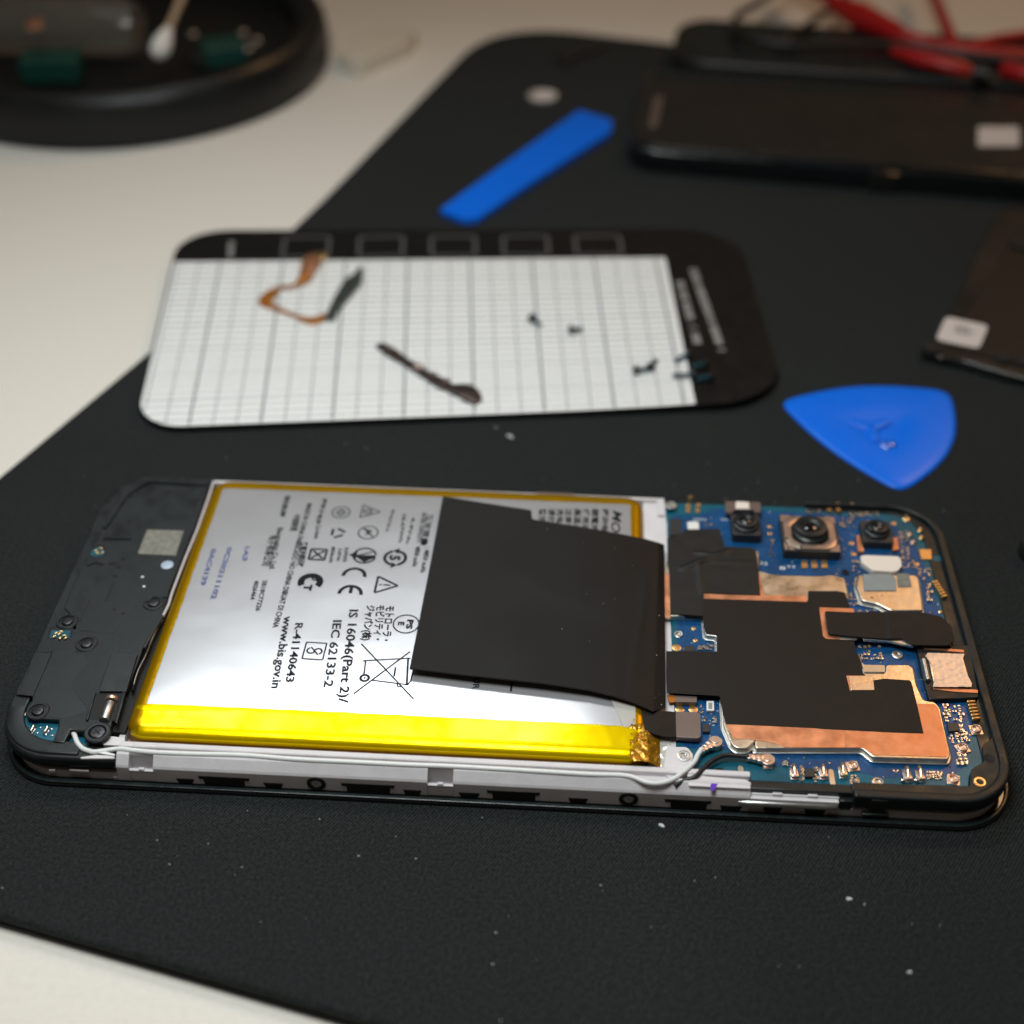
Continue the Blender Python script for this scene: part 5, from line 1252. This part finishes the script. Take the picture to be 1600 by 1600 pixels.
def cable(name, pts, r, m, label, cat, parts=None):
    t = thing(name, (*PX(pts[0][0], pts[0][1], pts[0][2]), 0), label, cat)
    G().tube(smooth_path([(*PX(x, y, z), z) for x, y, z in pts], 7), r, 12).build('wire', m, t, 0, 60)
    return t
rl = cable('red_lead', [(1230, -40, 9), (1290, -5, 11), (1340, 25, 12), (1400, 52, 13), (1450, 70, 12), (1520, 82, 12), (1680, 95, 12)], 2.6, M['red'], 'thick red test lead crossing the black case toward the right', 'test lead')
G().tube([(*PX(1300, 4, 12), 12), (*PX(1345, 26, 12.5), 12.5), (*PX(1400, 50, 13), 13)], [3.0, 4.6, 3.2], 14).build('grip_sleeve', M['red'], rl, 0, 60)
cable('red_lead', [(1440, -50, 9), (1462, 0, 11), (1480, 45, 12), (1500, 75, 13), (1560, 62, 12), (1640, 50, 12), (1700, 40, 12)], 1.9, M['red'], 'thin red test lead that loops down beside the thick red one', 'test lead')
cl = thing('red_clip', (*PX(1460, 95, 12), 9), 'blurred red clip lying on the black case', 'clip')
G().tube([(*PX(1395, 80, 11), 11), (*PX(1440, 92, 12), 12), (*PX(1500, 106, 12), 12), (*PX(1525, 113, 11), 11)], [1.6, 3.2, 3.0, 1.5], 14, 0, .8).build('jaw', M['red'], cl, 0, 60)
G().tube([(*PX(1520, 112, 12), 12), (*PX(1545, 116, 12), 12)], 2.4, 12).build('tip', M['blackrub'], cl, 0, 60)
rc2 = cable('red_lead', [(1570, 108, 11), (1610, 116, 12), (1680, 122, 12)], 2.6, M['red'], 'red lead end at the right edge beside the red clip', 'test lead')
cable('black_lead', [(1345, -30, 8), (1310, 5, 10), (1275, 30, 11), (1240, 55, 12), (1215, 75, 11)], 1.3, M['blackrub'], 'thin black lead running up between the red leads', 'test lead')
cable('black_lead', [(1230, -25, 7), (1180, 8, 9), (1150, 28, 11), (1160, 55, 12), (1230, 70, 12), (1320, 70, 12), (1420, 72, 12), (1520, 88, 12), (1700, 105, 12)], 1.4, M['blackrub'], 'black lead looping over the back of the black case', 'test lead')

# ------------------------------------------------------------------ round dish with odds and ends
DX, DY, DR = -65.2, 310.9, 68.9
dz = -3
ds = thing('round_dish', (DX, DY, dz), 'large round black dish at the far left, holding small repair odds and ends', 'dish')
G().lathe((DX, DY, dz), [(DR - 2, 0), (DR, .8), (DR + .6, 6), (DR, 13), (DR - 1.2, 15.5), (DR - 3.0, 16.6), (DR - 5.5, 16.2), (DR - 8, 14.5), (DR - 10, 11), (DR - 11, 6), (DR - 14, 4.2), (.1, 3.6)], 128).build('bowl', M['dish'], ds, 0, 40)
G().lathe((DX, DY, dz), [(DR - 10.5, 4.0), (DR - 9.8, 12.5), (DR - 9.4, 12.5), (DR - 9.4, 14.2), (DR - 8.6, 14.4), (DR - 8.2, 14.9)], 96, cap=False).build('inner_ring', M['black2'], ds, 0, 40)
def dp(px, py, z): p = PX(px, py, z); return (p[0], p[1], z)
j = thing('clear_jar', dp(120, 30, 8), 'clear plastic cylinder lying on its side in the round dish', 'jar')
G().tube([dp(-60, 40, 10), dp(-30, 40, 11), dp(190, 44, 11), dp(215, 45, 11)], [8, 9.5, 9.5, 8], 28).build('body', M['clear'], j, 0, 50)
gt_ = thing('green_block', dp(72, 88, 4), 'small dark green plastic block in the round dish, left of the swab', 'block')
G().box(*PX(78, 84, 9), 1.2, 9, 19, 12, .1).build('block', M['green'], gt_, 1.0, seg=3)
gt2 = thing('green_block', dp(345, 55, 4), 'small dark green plastic block in the round dish, right of the swab', 'block')
G().box(*PX(345, 60, 9), 1.2, 8, 14, 12, .4).build('block', M['green'], gt2, 1.0, seg=3)
G().box(*PX(338, 82, 5), 1.0, 6, 18, 9, .4).build('base', M['void'], gt2, .8)
sw = thing('cotton_swab', dp(245, 85, 14), 'white cotton swab leaning out of the round dish', 'swab')
h0 = Vector(dp(244, 92, 14)); h1 = Vector(dp(262, 48, 20)); st = Vector(dp(300, -40, 32))
G().tube([h0 + (h1 - h0) * t for t in (0, .08, .25, .5, .75, .95, 1.1)], [.8, 2.2, 3.2, 3.2, 2.6, 1.8, 1.2], 16).build('cotton_tip', M['cotton'], sw, 0, 80)
G().tube([h0 + (h1 - h0) * .8, st], 1.2, 12).build('stick', M['stick'], sw, 0, 60)
for x, y, m_, lb_ in ((55, 42, 'copper', 'tiny copper scrap on the clear cylinder in the dish'), (205, 62, 'goldpad', 'tiny brass scrap left of the cotton swab in the dish')):
    o_ = thing('metal_scrap', dp(x, y, 20), lb_, 'scrap'); 
    zb = 21 if x < 100 else 1.0
    G().box(*PX(x, y, zb), zb, zb + 1.6, 4.5, 6, .3).build('scrap', M[m_], o_, .3)
for x, y, k in ((300, 50, 0), (378, 48, 1), (386, 72, 2), (400, 60, 3)):
    o_ = thing('small_screw', dp(x, y, 3), ['shiny screw in the dish just right of the cotton swab', 'shiny screw in the dish touching the right green block', 'nearest shiny screw in the dish beside the right green block', 'rightmost shiny screw in the dish beside the right green block'][k], 'screw', 'shiny screws in the round dish')
    c_ = PX(x, y, 2.4); G().lathe((*c_, 0), [(1.6, 1.0), (1.6, 1.9), (1.1, 2.4)], 16).build('head', M['steel'], o_, 0, 40)
bc = thing('round_puck', (*PX(1616, 866, 0), 0), 'small round black puck cut by the right frame edge, beside the phone cameras', 'puck')
G().lathe((*PX(1614, 868, 0), .03), [(2.9, 0), (3.0, .4), (3.0, 3.0), (2.6, 3.5), (1.6, 3.6), (1.4, 3.1), (.1, 3.0)], 32).build('shell', M['blackrub'], bc, 0, 40)
# pale block beside the dish
er = thing('pale_eraser', (*PX(585, 82, -3), -3), 'pale beige wedge-shaped eraser on the desk between dish and mat', 'eraser')
q = PZ((527, 88), (560, 100), (640, 66), (652, 48), (600, 42), (545, 60), z=2)
G().prism(round_poly(q, 2), -3, 3).build('block', M['eraser'], er, 1.0, seg=3)

# ------------------------------------------------------------------ crumbs on the mat
lint = G()
for _ in range(170):
    x, y = rnd.uniform(-10, 200), rnd.uniform(-60, 130)
    if not inside((x, y), mpts) or (-2 < x < 169 and -2 < y < 78): continue
    r = rnd.choice((.06, .08, .1)); a = rnd.uniform(0, 3)
    lint.box(x, y, 0, .05, r * rnd.uniform(1, 3), r, a)
for px, py, r in ((1035, 1291, .55), (1327, 1405, .4), (1421, 1519, .35), (797, 683, .6), (775, 668, .3), (561, 1337, .2), (939, 1383, .18), (775, 1457, .2), (770, 1507, .2), (264, 1350, .2), (378, 1355, .15)):
    for _ in range(5 if r > .3 else 2):
        c = PX(px + rnd.uniform(-4, 4) * r * 2, py + rnd.uniform(-2, 2) * r * 2, 0); lint.lathe((*c, 0), [(r * .5, 0), (r * .4, r * .35), (r * .1, r * .5)], 6)
tag(lint.build('lint', M['silk']), 'pale lint and crumbs scattered on the black mat', 'lint', kind='stuff')
dust = G()
for _ in range(22):
    u, v = 1 - rnd.random() * .6, rnd.random(); k_ = int(u * 48)
    a, b = A_[k_], B_[k_]; sag = -.5 * sin(pi * v) * (1 - k_ / 48) + .12 * noise.noise(Vector((k_ / 48 * 4, v * 4, 1)))
    z = a[2] + (b[2] - a[2]) * v + sag; q_ = rnd.choice((.07, .1, .14))
    dust.box(a[0] + (b[0] - a[0]) * v, a[1] + (b[1] - a[1]) * v, z - .02, z + .04, q_, q_ * .7, u * 9)
tag(dust.build('dust', M['silk'], ph), kind='stuff')
